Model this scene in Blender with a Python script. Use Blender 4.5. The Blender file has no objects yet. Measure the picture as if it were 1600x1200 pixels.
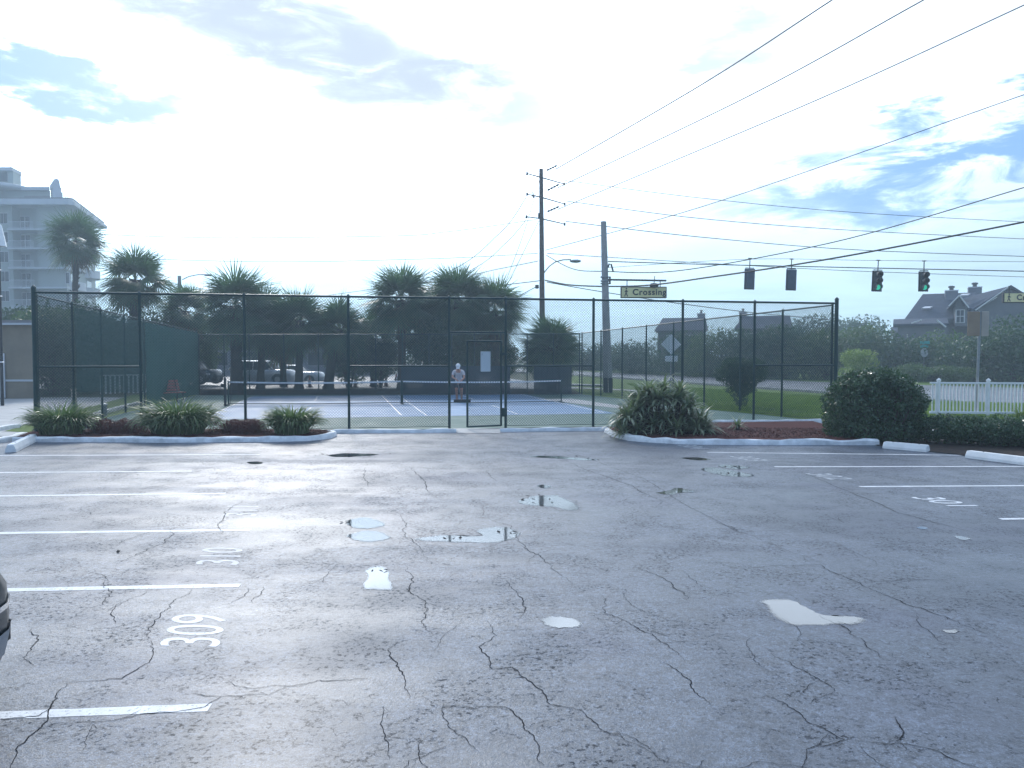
import bpy, bmesh, math, random
import numpy as np
from mathutils import Vector, Matrix, Euler

random.seed(7)
sc = bpy.context.scene
col = sc.collection
R = math.radians

# ------------------------------------------------------------------ camera
H = 1.95
F = 1200.0
TH = math.atan(44 / F)
cd = bpy.data.cameras.new("camera")
cam = bpy.data.objects.new("camera", cd)
col.objects.link(cam)
cam.location = (0, 0, H)
cam.rotation_euler = (R(90) - TH, 0, 0)
cd.sensor_width = 36
cd.lens = 36 * F / 1600
cd.clip_start = 0.05
cd.clip_end = 3000
sc.camera = cam

# ------------------------------------------------------------------ sun and sky
SUN_AZ = R(-18)      # measured from +Y towards +X
SUN_EL = R(30)
sd = bpy.data.lights.new("sun", 'SUN')
sd.energy = 1.5
sd.angle = R(9)
sd.color = (1.0, 0.97, 0.93)
sun = bpy.data.objects.new("sun", sd)
col.objects.link(sun)
sdir = Vector((math.sin(SUN_AZ) * math.cos(SUN_EL), math.cos(SUN_AZ) * math.cos(SUN_EL), math.sin(SUN_EL)))
sun.rotation_euler = (-sdir).to_track_quat('-Z', 'Y').to_euler()

sc.view_settings.view_transform = 'Standard'
sc.view_settings.look = 'None'
sc.view_settings.exposure = 0.50
sc.view_settings.gamma = 1.0
sc.cycles.max_bounces = 6
sc.cycles.transparent_max_bounces = 24
sc.cycles.volume_bounces = 0


class NT:
    """tiny node-tree helper"""
    def __init__(s, tree):
        s.t = tree
        tree.nodes.clear()

    def n(s, typ, **kw):
        nd = s.t.nodes.new(typ)
        for k, v in kw.items():
            setattr(nd, k, v)
        return nd

    def l(s, a, b):
        s.t.links.new(a, b)

    def val(s, sock, v):
        if hasattr(v, 'is_linked') or hasattr(v, 'links'):
            s.l(v, sock)
        else:
            sock.default_value = v

    def math(s, op, a, b=None, c=None, clamp=False):
        nd = s.n('ShaderNodeMath', operation=op)
        nd.use_clamp = clamp
        s.val(nd.inputs[0], a)
        if b is not None:
            s.val(nd.inputs[1], b)
        if c is not None:
            s.val(nd.inputs[2], c)
        return nd.outputs[0]

    def mix(s, f, a, b, blend='MIX'):
        nd = s.n('ShaderNodeMix', data_type='RGBA', blend_type=blend)
        s.val(nd.inputs[0], f)
        s.val(nd.inputs[6], a)
        s.val(nd.inputs[7], b)
        return nd.outputs[2]

    def noise(s, vec, scale, detail=4, rough=0.55, dist=0.0, out=0):
        nd = s.n('ShaderNodeTexNoise')
        if vec is not None:
            s.l(vec, nd.inputs['Vector'])
        nd.inputs['Scale'].default_value = scale
        nd.inputs['Detail'].default_value = detail
        nd.inputs['Roughness'].default_value = rough
        nd.inputs['Distortion'].default_value = dist
        return nd.outputs[out]

    def ramp(s, f, stops, interp='LINEAR'):
        nd = s.n('ShaderNodeValToRGB')
        nd.color_ramp.interpolation = interp
        while len(nd.color_ramp.elements) < len(stops):
            nd.color_ramp.elements.new(0.5)
        for e, (p, c) in zip(nd.color_ramp.elements, stops):
            e.position = p
            e.color = c if len(c) == 4 else (*c, 1)
        s.l(f, nd.inputs[0])
        return nd.outputs[0]

    def mapr(s, f, a, b, c, d):
        nd = s.n('ShaderNodeMapRange', interpolation_type='SMOOTHSTEP')
        s.l(f, nd.inputs[0])
        for i, v in enumerate((a, b, c, d)):
            nd.inputs[i + 1].default_value = v
        return nd.outputs[0]


def build_world():
    w = bpy.data.worlds.new("World")
    sc.world = w
    w.use_nodes = True
    N = NT(w.node_tree)
    tc = N.n('ShaderNodeTexCoord').outputs['Generated']
    sep = N.n('ShaderNodeSeparateXYZ')
    N.l(tc, sep.inputs[0])
    x, y, z = sep.outputs
    # azimuth / elevation of the view direction, in degrees
    az = N.math('MULTIPLY', N.math('ARCTAN2', x, y), 57.2958)
    el = N.math('MULTIPLY', N.math('ARCSINE', z), 57.2958)
    zc = N.math('ADD', N.math('MAXIMUM', z, 0.0), 0.10)
    comb = N.n('ShaderNodeCombineXYZ')
    N.l(N.math('DIVIDE', x, zc), comb.inputs[0])
    N.l(N.math('DIVIDE', y, zc), comb.inputs[1])
    P = comb.outputs[0]
    comb2 = N.n('ShaderNodeCombineXYZ')
    N.l(N.math('MULTIPLY', az, 0.045), comb2.inputs[0])
    N.l(N.math('MULTIPLY', el, 0.14), comb2.inputs[1])
    Q = comb2.outputs[0]

    sky = N.n('ShaderNodeTexSky', sky_type='NISHITA')
    sky.sun_disc = False
    sky.sun_elevation = SUN_EL
    sky.sun_rotation = SUN_AZ
    sky.air_density = 1.2
    sky.dust_density = 1.5
    sky.ozone_density = 3.0

    # warp
    wn = N.n('ShaderNodeTexNoise')
    N.l(Q, wn.inputs['Vector'])
    wn.inputs['Scale'].default_value = 2.2
    wn.inputs['Detail'].default_value = 5
    wr = N.math('MULTIPLY', N.math('SUBTRACT', wn.outputs[0], 0.5), 10.0)
    wn2 = N.n('ShaderNodeTexNoise')
    N.l(Q, wn2.inputs['Vector'])
    wn2.inputs['Scale'].default_value = 4.5
    wn2.inputs['Detail'].default_value = 6
    wn2.inputs['Roughness'].default_value = 0.6
    wr2 = N.math('MULTIPLY', N.math('SUBTRACT', wn2.outputs[0], 0.5), 9.0)

    def blob(px, py, rx, ry, tilt=0.0, soft=1.0, edge=1.0):
        """soft ellipse, centred on the direction of (az, el)"""
        a0 = math.degrees(math.atan((px - 800) / F))
        e0 = math.degrees(math.atan((556 - py) / F / math.sqrt(1 + ((px - 800) / F) ** 2)))
        ra, re_ = rx / F * 57.3 * math.cos(R(a0)) ** 2, ry / F * 57.3
        da = N.math('SUBTRACT', N.math('ADD', az, N.math('MULTIPLY', wr, edge)), a0)
        de = N.math('SUBTRACT', N.math('ADD', el, N.math('MULTIPLY', wr2, edge * 0.75)), e0)
        c, s_ = math.cos(R(tilt)), math.sin(R(tilt))
        u = N.math('ADD', N.math('MULTIPLY', da, c), N.math('MULTIPLY', de, s_))
        v = N.math('SUBTRACT', N.math('MULTIPLY', de, c), N.math('MULTIPLY', da, s_))
        d2 = N.math('ADD', N.math('POWER', N.math('ABSOLUTE', N.math('DIVIDE', u, ra)), 2.0),
                    N.math('POWER', N.math('ABSOLUTE', N.math('DIVIDE', v, re_)), 2.0))
        return N.mapr(d2, 1.0 - 0.45 * soft, 1.0 + 0.8 * soft, 1.0, 0.0)

    n1 = N.noise(P, 0.9, 7, 0.6, 0.3)
    n2 = N.noise(Q, 3.2, 8, 0.62, 0.6)
    # glow of the sun behind thin cloud
    vn = N.n('ShaderNodeVectorMath', operation='DOT_PRODUCT')
    N.l(tc, vn.inputs[0])
    gaz, gel = R(-19), R(15)
    vn.inputs[1].default_value = (math.sin(gaz) * math.cos(gel), math.cos(gaz) * math.cos(gel), math.sin(gel))
    dot = N.math('MAXIMUM', vn.outputs['Value'], 0.0)
    glow = N.math('ADD', N.math('MULTIPLY', N.math('POWER', dot, 4.0), 1.5),
                  N.math('MULTIPLY', N.math('POWER', dot, 24.0), 1.1))
    # cloud brightness (lit from behind), bluish and dimmer near the horizon
    lowf = N.mapr(el, 1.0, 17.0, 0.0, 1.0)
    body = N.math('MULTIPLY', N.math('ADD', 0.55, N.math('MULTIPLY', n1, 0.9)), N.math('ADD', 0.74, N.math('MULTIPLY', lowf, 0.26)))
    base = N.math('ADD', N.math('MULTIPLY', glow, N.math('ADD', 0.18, N.math('MULTIPLY', lowf, 0.82))), N.math('MULTIPLY', N.mapr(y, -0.5, 0.6, 0.66, 1.0), body))
    elf = N.mapr(el, 2.0, 17.0, 0.0, 1.0)
    ccol = N.mix(elf, (0.60, 0.86, 1.04, 1), (0.80, 0.93, 1.10, 1))
    sc_ = N.n('ShaderNodeVectorMath', operation='SCALE')
    N.l(ccol, sc_.inputs[0])
    N.l(base, sc_.inputs['Scale'])
    cloud = sc_.outputs[0]
    # grey thick cloud
    g1 = blob(430, 52, 350, 48, -14, 2.8, 0.55)
    g2 = blob(1120, 70, 110, 36, 8, 1.2, 1.0)
    g3 = blob(640, 122, 150, 24, 0, 2.2, .6)
    g4 = blob(1110, 78, 80, 20, 12, 1.2, 1.0)
    g = N.math('MAXIMUM', N.math('MAXIMUM', g1, N.math('MULTIPLY', g2, 0.4)), N.math('MAXIMUM', g3, N.math('MULTIPLY', g4, 0.5)))
    gs = N.math('MULTIPLY', g, N.mapr(n2, 0.30, 0.60, 0.42, 0.97))
    gs = N.math('SUBTRACT', 1.0, N.math('POWER', N.math('SUBTRACT', 1.0, gs), 2.8))
    cloud = N.mix(gs, cloud, (0.50, 0.57, 0.66, 1))
    # blue gaps
    b1 = blob(90, 134, 205, 30, -7, 1.0, 0.7)
    b2 = blob(1540, 262, 360, 50, 4, 1.6, 0.8)
    b3 = blob(1520, 185, 150, 22, 0, 1.6, 1.0)
    b4 = blob(1450, 300, 220, 14, 0, 1.2, 1.2)
    streak = N.mapr(n2, 0.42, 0.60, 0.0, 1.0)
    b23 = N.math('MULTIPLY', N.math('MAXIMUM', N.math('MAXIMUM', b2, b3), b4), streak)
    # open blue sky elsewhere (behind the camera and overhead)
    back = N.mapr(y, -0.35, 0.35, 1.0, 0.0)
    bb = N.math('MULTIPLY', N.mapr(n1, 0.42, 0.6, 0.0, 1.0), N.math('MAXIMUM', back, N.mapr(el, 30.0, 50.0, 0.0, 1.0)))
    blue = N.math('MAXIMUM', N.math('MAXIMUM', N.math('MULTIPLY', b1, N.mapr(n2, .30, .52, .45, 1.0)), N.math('MULTIPLY', b23, 0.95)), bb, clamp=True)
    blue = N.math('SUBTRACT', 1.0, N.math('POWER', N.math('SUBTRACT', 1.0, blue), 1.8))
    skyblue = N.mix(1.0, N.mix(0.8, sky.outputs[0], (1.3, 3.1, 6.7, 1)), (0.115, 0.115, 0.115, 1), 'MULTIPLY')
    full = N.mix(blue, cloud, skyblue)
    bg = N.n('ShaderNodeBackground')
    N.l(full, bg.inputs[0])
    bg.inputs[1].default_value = 1.0
    # the same sky, written with the Nishita sky scaled to strength ~0.1
    out = N.n('ShaderNodeOutputWorld')
    N.l(bg.outputs[0], out.inputs[0])


build_world()


# ------------------------------------------------------------------ pixel to place
def ray(px, py):
    a, b = (px - 800) / F, (600 - py) / F
    return Vector((a, math.cos(TH) + b * math.sin(TH), b * math.cos(TH) - math.sin(TH)))


def G(px, py, z=0.0):
    d = ray(px, py)
    t = (z - H) / d.z
    return Vector((d.x * t, d.y * t, z))


def P(px, py, Y):
    d = ray(px, py)
    t = Y / d.y
    return Vector((d.x * t, Y, H + d.z * t))


# ------------------------------------------------------------------ mesh helpers
class MB:
    def __init__(s):
        s.v, s.f = [], []

    def add(s, vs, fs):
        o = len(s.v)
        s.v += [tuple(v) for v in vs]
        s.f += [tuple(i + o for i in f) for f in fs]
        return s

    def box(s, x0, x1, y0, y1, z0, z1, M=None):
        vs = [Vector((x, y, z)) for z in (z0, z1) for y in (y0, y1) for x in (x0, x1)]
        if M is not None:
            vs = [M @ v for v in vs]
        return s.add(vs, [(0, 2, 3, 1), (4, 5, 7, 6), (0, 1, 5, 4), (2, 6, 7, 3), (0, 4, 6, 2), (1, 3, 7, 5)])

    def bbox(s, x0, x1, y0, y1, z0, z1, b=0.01, M=None):
        """box with chamfered vertical and top edges"""
        def ring(x0, x1, y0, y1, z, c):
            return [(x0 + c, y0, z), (x1 - c, y0, z), (x1, y0 + c, z), (x1, y1 - c, z), (x1 - c, y1, z), (x0 + c, y1, z), (x0, y1 - c, z), (x0, y0 + c, z)]
        rs = [ring(x0 + b, x1 - b, y0 + b, y1 - b, z0, b), ring(x0, x1, y0, y1, z0 + b, b), ring(x0, x1, y0, y1, z1 - b, b), ring(x0 + b, x1 - b, y0 + b, y1 - b, z1, b)]
        return s.loft(rs, M=M)

    def loft(s, rings, cap=True, closed=True, M=None):
        n = len(rings[0])
        vs = [Vector(p) for r in rings for p in r]
        if M is not None:
            vs = [M @ v for v in vs]
        fs = []
        for i in range(len(rings) - 1):
            for j in range(n if closed else n - 1):
                k = (j + 1) % n
                fs.append((i * n + j, i * n + k, (i + 1) * n + k, (i + 1) * n + j))
        if cap:
            fs.append(tuple(reversed(range(n))))
            fs.append(tuple((len(rings) - 1) * n + j for j in range(n)))
        return s.add(vs, fs)

    def tube(s, pts, r, n=8, cap=True):
        pts = [Vector(p) for p in pts]
        rr = r if isinstance(r, (list, tuple)) else [r] * len(pts)
        rings = []
        up = Vector((0, 0, 1))
        for i, p in enumerate(pts):
            d = (pts[min(i + 1, len(pts) - 1)] - pts[max(i - 1, 0)]).normalized()
            if i == 0:
                a = d.cross(up if abs(d.z) < .9 else Vector((0, 1, 0)))
            else:
                a = a - d * a.dot(d)
                if a.length < 1e-4:
                    a = d.cross(Vector((0.3, 1, 0.2)))
            a.normalize()
            b = a.cross(d).normalized()
            rings.append([p + (a * math.cos(2 * math.pi * k / n) + b * math.sin(2 * math.pi * k / n)) * rr[i] for k in range(n)])
        return s.loft(rings, cap)

    def prism(s, poly, z0, z1):
        n = len(poly)
        vs = [(p[0], p[1], z0) for p in poly] + [(p[0], p[1], z1) for p in poly]
        fs = [tuple(reversed(range(n))), tuple(range(n, 2 * n))]
        fs += [(i, (i + 1) % n, (i + 1) % n + n, i + n) for i in range(n)]
        return s.add(vs, fs)

    def sheet(s, poly, z):
        return s.add([(p[0], p[1], z) for p in poly], [tuple(range(len(poly)))])

    def lathe(s, prof, c=(0, 0, 0), n=16):
        rings = [[(c[0] + r * math.cos(2 * math.pi * k / n), c[1] + r * math.sin(2 * math.pi * k / n), c[2] + z) for k in range(n)] for r, z in prof]
        return s.loft(rings)

    def build(s, name, mat, parent=None, smooth=False, loc=None):
        me = bpy.data.meshes.new(name)
        me.from_pydata(s.v, [], s.f)
        me.materials.append(mat)
        me.validate()
        bm = bmesh.new()
        bm.from_mesh(me)
        bmesh.ops.recalc_face_normals(bm, faces=bm.faces)
        bm.to_mesh(me)
        bm.free()
        if smooth:
            me.polygons.foreach_set('use_smooth', [True] * len(me.polygons))
            try:
                me.set_sharp_from_angle(angle=R(38))
            except Exception:
                pass
        o = bpy.data.objects.new(name, me)
        col.objects.link(o)
        if parent is not None:
            o.parent = parent
        if loc is not None:
            o.location = loc
        return o


def fast_mesh(name, verts, quads, mat, parent=None, loc=None, smooth=False):
    """verts (N,3) array, quads (M,4) array"""
    me = bpy.data.meshes.new(name)
    verts = np.asarray(verts, dtype=np.float32)
    quads = np.asarray(quads, dtype=np.int32)
    me.vertices.add(len(verts))
    me.vertices.foreach_set('co', verts.ravel())
    k = quads.shape[1]
    me.loops.add(quads.size)
    me.loops.foreach_set('vertex_index', quads.ravel())
    me.polygons.add(len(quads))
    me.polygons.foreach_set('loop_start', np.arange(0, quads.size, k, dtype=np.int32))
    me.polygons.foreach_set('loop_total', np.full(len(quads), k, dtype=np.int32))
    if smooth:
        me.polygons.foreach_set('use_smooth', np.ones(len(quads), dtype=bool))
    me.update(calc_edges=True)
    me.materials.append(mat)
    o = bpy.data.objects.new(name, me)
    col.objects.link(o)
    if parent is not None:
        o.parent = parent
    if loc is not None:
        o.location = loc
    return o


def tag(o, label=None, cat=None, group=None, kind=None):
    if label:
        o['label'] = label
    if cat:
        o['category'] = cat
    if group:
        o['group'] = group
    if kind:
        o['kind'] = kind
    return o


def thing(name, loc, label, cat, group=None, rz=0.0):
    o = bpy.data.objects.new(name, None)
    o.empty_display_size = 0.2
    col.objects.link(o)
    o.location = loc
    o.rotation_euler = (0, 0, rz)
    return tag(o, label, cat, group)


def copy_tree(o, parent=None):
    c = o.copy()
    col.objects.link(c)
    c.parent = parent
    for ch in [k for k in col.objects if k.parent == o]:
        copy_tree(ch, c)
    return c


# ------------------------------------------------------------------ materials
MATS = {}


def pm(name, c1, c2=None, scale=3.0, rough=0.6, rough2=None, metal=0.0, bump=0.0, bscale=None, spec=0.5, detail=5, coat=0.0, trans=0.0):
    m = bpy.data.materials.new(name)
    m.use_nodes = True
    N = NT(m.node_tree)
    out = N.n('ShaderNodeOutputMaterial')
    b = N.n('ShaderNodeBsdfPrincipled')
    co = N.n('ShaderNodeTexCoord').outputs['Object']
    if c2 is None:
        c2 = tuple(v * 0.82 for v in c1)
    nz = N.noise(co, scale, detail, 0.6)
    f = N.mapr(nz, 0.3, 0.7, 0, 1)
    N.l(N.mix(f, (*c1, 1), (*c2, 1)), b.inputs['Base Color'])
    if rough2 is None:
        rough2 = min(1, rough + 0.12)
    nr = N.noise(co, scale * 2.3, 4, 0.6)
    N.l(N.mapr(nr, 0.3, 0.7, rough, rough2), b.inputs['Roughness'])
    b.inputs['Metallic'].default_value = metal
    b.inputs['Specular IOR Level'].default_value = spec
    if coat:
        b.inputs['Coat Weight'].default_value = coat
        b.inputs['Coat Roughness'].default_value = 0.05
    if bump:
        bp = N.n('ShaderNodeBump')
        bp.inputs['Strength'].default_value = bump
        bp.inputs['Distance'].default_value = 0.02
        N.l(N.noise(co, bscale or scale * 6, 5, 0.65), bp.inputs['Height'])
        N.l(bp.outputs[0], b.inputs['Normal'])
    N.l(b.outputs[0], out.inputs[0])
    MATS[name] = m
    return m


def leafmat(name, c1, c2, c3=None, rough=0.45, trans=0.35, scale=1.2):
    m = bpy.data.materials.new(name)
    m.use_nodes = True
    N = NT(m.node_tree)
    out = N.n('ShaderNodeOutputMaterial')
    b = N.n('ShaderNodeBsdfPrincipled')
    co = N.n('ShaderNodeTexCoord').outputs['Object']
    geo = N.n('ShaderNodeNewGeometry')
    nz = N.mapr(N.noise(co, scale, 3, 0.6), 0.35, 0.65, 0, 1)
    c = N.mix(nz, (*c1, 1), (*c2, 1))
    rp = geo.outputs['Random Per Island']
    c = N.mix(N.mapr(rp, 0.6, 1.0, 0, 0.7), c, (*(c3 or tuple(v * 1.5 for v in c2)), 1))
    N.l(c, b.inputs['Base Color'])
    b.inputs['Roughness'].default_value = rough
    b.inputs['Specular IOR Level'].default_value = 0.4
    t = N.n('ShaderNodeBsdfTranslucent')
    N.l(N.mix(0.5, c, (c2[0] * 1.6, c2[1] * 2.0, c2[2] * 0.8, 1)), t.inputs[0])
    mx = N.n('ShaderNodeMixShader')
    mx.inputs[0].default_value = trans
    N.l(b.outputs[0], mx.inputs[1])
    N.l(t.outputs[0], mx.inputs[2])
    N.l(mx.outputs[0], out.inputs[0])
    MATS[name] = m
    return m


def asphalt_mat(name, c1, c2, r0, r1, wet=True):
    m = bpy.data.materials.new(name)
    m.use_nodes = True
    N = NT(m.node_tree)
    out = N.n('ShaderNodeOutputMaterial')
    b = N.n('ShaderNodeBsdfPrincipled')
    co = N.n('ShaderNodeTexCoord').outputs['Object']
    st = N.n('ShaderNodeMapping')
    N.l(co, st.inputs[0])
    st.inputs['Scale'].default_value = (0.22, 0.9, 1)
    st.inputs['Rotation'].default_value = (0, 0, R(8))
    big = N.noise(st.outputs[0], 0.9, 6, 0.62, 0.4)
    mid = N.noise(co, 1.6, 6, 0.65, 0.3)
    mot = N.noise(co, 9.0, 4, 0.7, 0.2)
    fine = N.noise(co, 38, 4, 0.75)
    fine2 = N.noise(co, 110, 3, 0.7)
    c = N.mix(N.mapr(big, 0.36, 0.62, 0, 1), (*c1, 1), (*c2, 1))
    c = N.mix(N.mapr(mid, 0.42, 0.7, 0, 0.45), c, tuple(v * 0.6 for v in c1) + (1,))
    c = N.mix(N.mapr(mot, 0.46, 0.62, 0, 0.7), c, tuple(v * 0.5 for v in c1) + (1,))
    c = N.mix(N.mapr(N.noise(co, 17, 4, .75), 0.50, 0.64, 0, 0.55), c, tuple(min(1, v * 1.9) for v in c2) + (1,))
    spk = N.mapr(fine, 0.50, 0.62, 0.0, 0.85)
    c = N.mix(spk, c, tuple(v * 0.4 for v in c1) + (1,))
    spk2 = N.mapr(fine2, 0.55, 0.68, 0.0, 0.8)
    c = N.mix(spk2, c, tuple(min(1, v * 2.6) for v in c2) + (1,))
    # old sealer patches and long soft dark streaks
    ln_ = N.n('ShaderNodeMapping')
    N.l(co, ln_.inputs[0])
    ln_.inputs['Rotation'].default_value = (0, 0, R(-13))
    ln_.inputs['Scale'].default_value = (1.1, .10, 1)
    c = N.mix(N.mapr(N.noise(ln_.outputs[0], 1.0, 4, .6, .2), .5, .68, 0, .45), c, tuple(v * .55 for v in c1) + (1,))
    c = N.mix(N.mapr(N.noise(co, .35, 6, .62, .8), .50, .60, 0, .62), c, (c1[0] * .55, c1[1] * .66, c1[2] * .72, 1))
    # faint mauve staining
    c = N.mix(N.mapr(N.noise(co, 0.55, 4, 0.5), 0.5, 0.72, 0, 0.35), c, (c1[0] * 1.15, c1[1] * 0.9, c1[2] * 1.2, 1))
    # crazed, pitted areas
    wv = N.n('ShaderNodeVectorMath', operation='ADD')
    wn_ = N.n('ShaderNodeTexNoise')
    N.l(co, wn_.inputs['Vector'])
    wn_.inputs['Scale'].default_value = 7
    wn_.inputs['Detail'].default_value = 4
    sv_ = N.n('ShaderNodeVectorMath', operation='SCALE')
    N.l(wn_.outputs['Color'], sv_.inputs[0])
    sv_.inputs['Scale'].default_value = .22
    N.l(co, wv.inputs[0])
    N.l(sv_.outputs[0], wv.inputs[1])
    vo = N.n('ShaderNodeTexVoronoi', feature='DISTANCE_TO_EDGE')
    N.l(wv.outputs[0], vo.inputs['Vector'])
    vo.inputs['Scale'].default_value = 6.5
    area = N.mapr(N.noise(co, .5, 5, .65, .5), .46, .62, 0, 1)
    craze = N.math('MULTIPLY', N.mapr(vo.outputs[0], .004, .03, 1, 0), N.math('MULTIPLY', area, N.mapr(mot, .46, .58, .1, .9)))
    c = N.mix(craze, c, (.016, .018, .022, 1))
    pit = N.math('MULTIPLY', N.mapr(N.noise(co, 26, 4, .8), .52, .62, 0, 1), N.mapr(mid, .45, .6, .15, .9))
    c = N.mix(pit, c, (.018, .02, .026, 1))
    N.l(c, b.inputs['Base Color'])
    rr = N.math('ADD', N.mapr(big, 0.3, 0.7, r0, r1), N.math('MULTIPLY', N.math('SUBTRACT', mid, 0.5), 0.35))
    N.l(N.math('ADD', rr, N.math('MULTIPLY', N.math('MAXIMUM', pit, craze), 0.35), clamp=True), b.inputs['Roughness'])
    N.l(N.math('SUBTRACT', .72, N.math('MULTIPLY', N.math('MAXIMUM', pit, craze), .65)), b.inputs['Specular IOR Level'])
    b.inputs['Coat Weight'].default_value = 0.12
    b.inputs['Coat Roughness'].default_value = 0.3
    bp = N.n('ShaderNodeBump')
    bp.inputs['Strength'].default_value = 0.6
    bp.inputs['Distance'].default_value = 0.012
    hh = N.math('ADD', N.math('MULTIPLY', fine, 0.7), N.math('MULTIPLY', fine2, 0.5))
    N.l(hh, bp.inputs['Height'])
    N.l(bp.outputs[0], b.inputs['Normal'])
    N.l(b.outputs[0], out.inputs[0])
    MATS[name] = m
    return m


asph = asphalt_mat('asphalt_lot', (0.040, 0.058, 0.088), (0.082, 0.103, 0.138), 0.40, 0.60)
asph2 = asphalt_mat('asphalt_road', (0.10, 0.11, 0.125), (0.15, 0.155, 0.17), 0.45, 0.65)
def worn_paint(name, c, under):
    m = bpy.data.materials.new(name)
    m.use_nodes = True
    N = NT(m.node_tree)
    out = N.n('ShaderNodeOutputMaterial')
    b = N.n('ShaderNodeBsdfPrincipled')
    co = N.n('ShaderNodeTexCoord').outputs['Object']
    f1 = N.mapr(N.noise(co, 34, 5, .8), .52, .64, 0, .85)
    f2 = N.mapr(N.noise(co, 3.5, 4, .6), .35, .65, .25, 1)
    cc = N.mix(N.mapr(N.noise(co, 6, 4, .6), .3, .7, 0, 1), (*c, 1), tuple(v * .78 for v in c) + (1,))
    N.l(N.mix(N.math('MULTIPLY', f1, f2), cc, (*under, 1)), b.inputs['Base Color'])
    b.inputs['Roughness'].default_value = .55
    N.l(b.outputs[0], out.inputs[0])
    return m


worn = worn_paint('worn_line_paint', (.74, .75, .76), (.09, .105, .13))
crackm = pm('crack_dirt', (0.012, 0.013, 0.016), (0.03, 0.03, 0.032), 20, 0.9, spec=0.1)
paint = pm('worn_white_paint', (0.72, 0.73, 0.74), (0.5, 0.52, 0.55), 6, 0.5)
faint = pm('faded_white_paint', (0.42, 0.44, 0.47), (0.3, 0.32, 0.35), 9, 0.5)
kerbm = pm('painted_kerb', (0.86, 0.87, 0.87), (0.62, 0.63, 0.63), 5, 0.6, bump=0.4, bscale=14)
stopm = pm('white_concrete', (0.88, 0.88, 0.86), (0.74, 0.74, 0.72), 4, 0.65, bump=0.25, bscale=30)
conc = pm('concrete', (0.42, 0.42, 0.41), (0.30, 0.30, 0.30), 1.4, 0.6, bump=0.2, bscale=40)
polec = pm('concrete_pole', (0.36, 0.36, 0.35), (0.28, 0.28, 0.27), 2.5, 0.8, bump=0.2, bscale=30)
polew = pm('weathered_pole_wood', (0.14, 0.115, 0.095), (0.08, 0.068, 0.058), 5, 0.85, bump=0.4, bscale=18)
grassm = pm('lawn', (0.10, 0.17, 0.032), (0.13, 0.19, 0.04), 1.2, 0.8, bump=0.8, bscale=60, spec=0.2)
soilm = pm('ground_soil', (0.06, 0.075, 0.035), (0.09, 0.085, 0.05), 0.4, 0.9, bump=0.4, bscale=8, spec=0.2)
mulchm = pm('red_mulch', (0.13, 0.035, 0.028), (0.06, 0.022, 0.020), 22, 0.9, bump=1.0, bscale=40, spec=0.2)
mulchb = pm('brown_mulch', (0.07, 0.05, 0.04), (0.035, 0.028, 0.024), 10, 0.9, bump=1.0, bscale=30, spec=0.2)
courtg = pm('court_green', (0.085, 0.155, 0.13), (0.105, 0.175, 0.15), 0.7, 0.6, 0.75, bump=0.15, bscale=120, spec=.25)
courtb = pm('court_blue', (0.11, 0.22, 0.37), (0.13, 0.25, 0.40), 0.7, 0.5, 0.65, bump=0.15, bscale=120, spec=.35)
courtl = pm('court_line', (0.75, 0.77, 0.78), (0.62, 0.64, 0.66), 5, 0.5)
vinyl = pm('green_vinyl', (0.006, 0.045, 0.042), (0.005, 0.035, 0.034), 8, 0.4)
galv = pm('galvanised', (0.32, 0.34, 0.35), (0.25, 0.27, 0.28), 6, 0.4, metal=0.6)
darkm = pm('dark_metal', (0.035, 0.038, 0.042), (0.025, 0.027, 0.03), 6, 0.5)
wirem = pm('wire_black', (0.03, 0.032, 0.036), (0.02, 0.022, 0.026), 6, 0.6)
alum = pm('sign_back', (0.74, 0.77, 0.80), (0.66, 0.69, 0.72), 3, 0.5)
brownm = pm('brown_board', (0.36, 0.27, 0.19), (0.30, 0.22, 0.16), 3, 0.7)
tanm = pm('tan_board', (0.48, 0.42, 0.36), (0.40, 0.35, 0.30), 3, 0.7)
yellowm = pm('sign_yellow', (0.85, 0.74, 0.38), (0.75, 0.65, 0.32), 2, 0.5)
tealm = pm('street_sign_green', (0.03, 0.42, 0.38), (0.03, 0.36, 0.33), 2, 0.4)
orange = pm('cone_orange', (0.42, 0.09, 0.03), (0.32, 0.07, 0.025), 6, 0.6)
netm = pm('net_black', (0.015, 0.017, 0.02), (0.02, 0.022, 0.025), 6, 0.8)
tapem = pm('net_tape', (0.78, 0.78, 0.78), (0.66, 0.67, 0.68), 6, 0.6)
benchm = pm('maroon_slats', (0.24, 0.085, 0.075), (0.18, 0.065, 0.055), 8, 0.6)
pvc = pm('white_vinyl', (0.86, 0.87, 0.87), (0.76, 0.77, 0.77), 4, 0.45)
tanwall = pm('tan_stucco', (0.27, 0.225, 0.165), (0.21, 0.18, 0.135), 1.2, 0.85, bump=0.3, bscale=30)
condow = pm('condo_wall', (0.33, 0.37, 0.34), (0.28, 0.32, 0.30), 0.12, 0.8)
condot = pm('condo_trim', (0.55, 0.57, 0.59), (0.46, 0.48, 0.50), 0.2, 0.7)
roofd = pm('roof_edge', (0.22, 0.21, 0.21), (0.17, 0.165, 0.165), 0.5, 0.7)
glassd = pm('window_glass', (0.015, 0.02, 0.03), (0.03, 0.04, 0.05), 0.6, 0.08, 0.15, spec=.3)
housew = pm('house_siding', (0.15, 0.155, 0.175), (0.12, 0.125, 0.14), 1.0, 0.75, bump=0.2, bscale=12)
shingle = pm('shingles', (0.045, 0.06, 0.09), (0.03, 0.04, 0.062), 2.4, 0.75, bump=0.5, bscale=14)
trimw = pm('white_trim', (0.66, 0.67, 0.68), (0.55, 0.56, 0.57), 2, 0.6)
greyw = pm('grey_wall', (0.19, 0.205, 0.235), (0.15, 0.16, 0.19), 0.5, 0.8)
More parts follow.
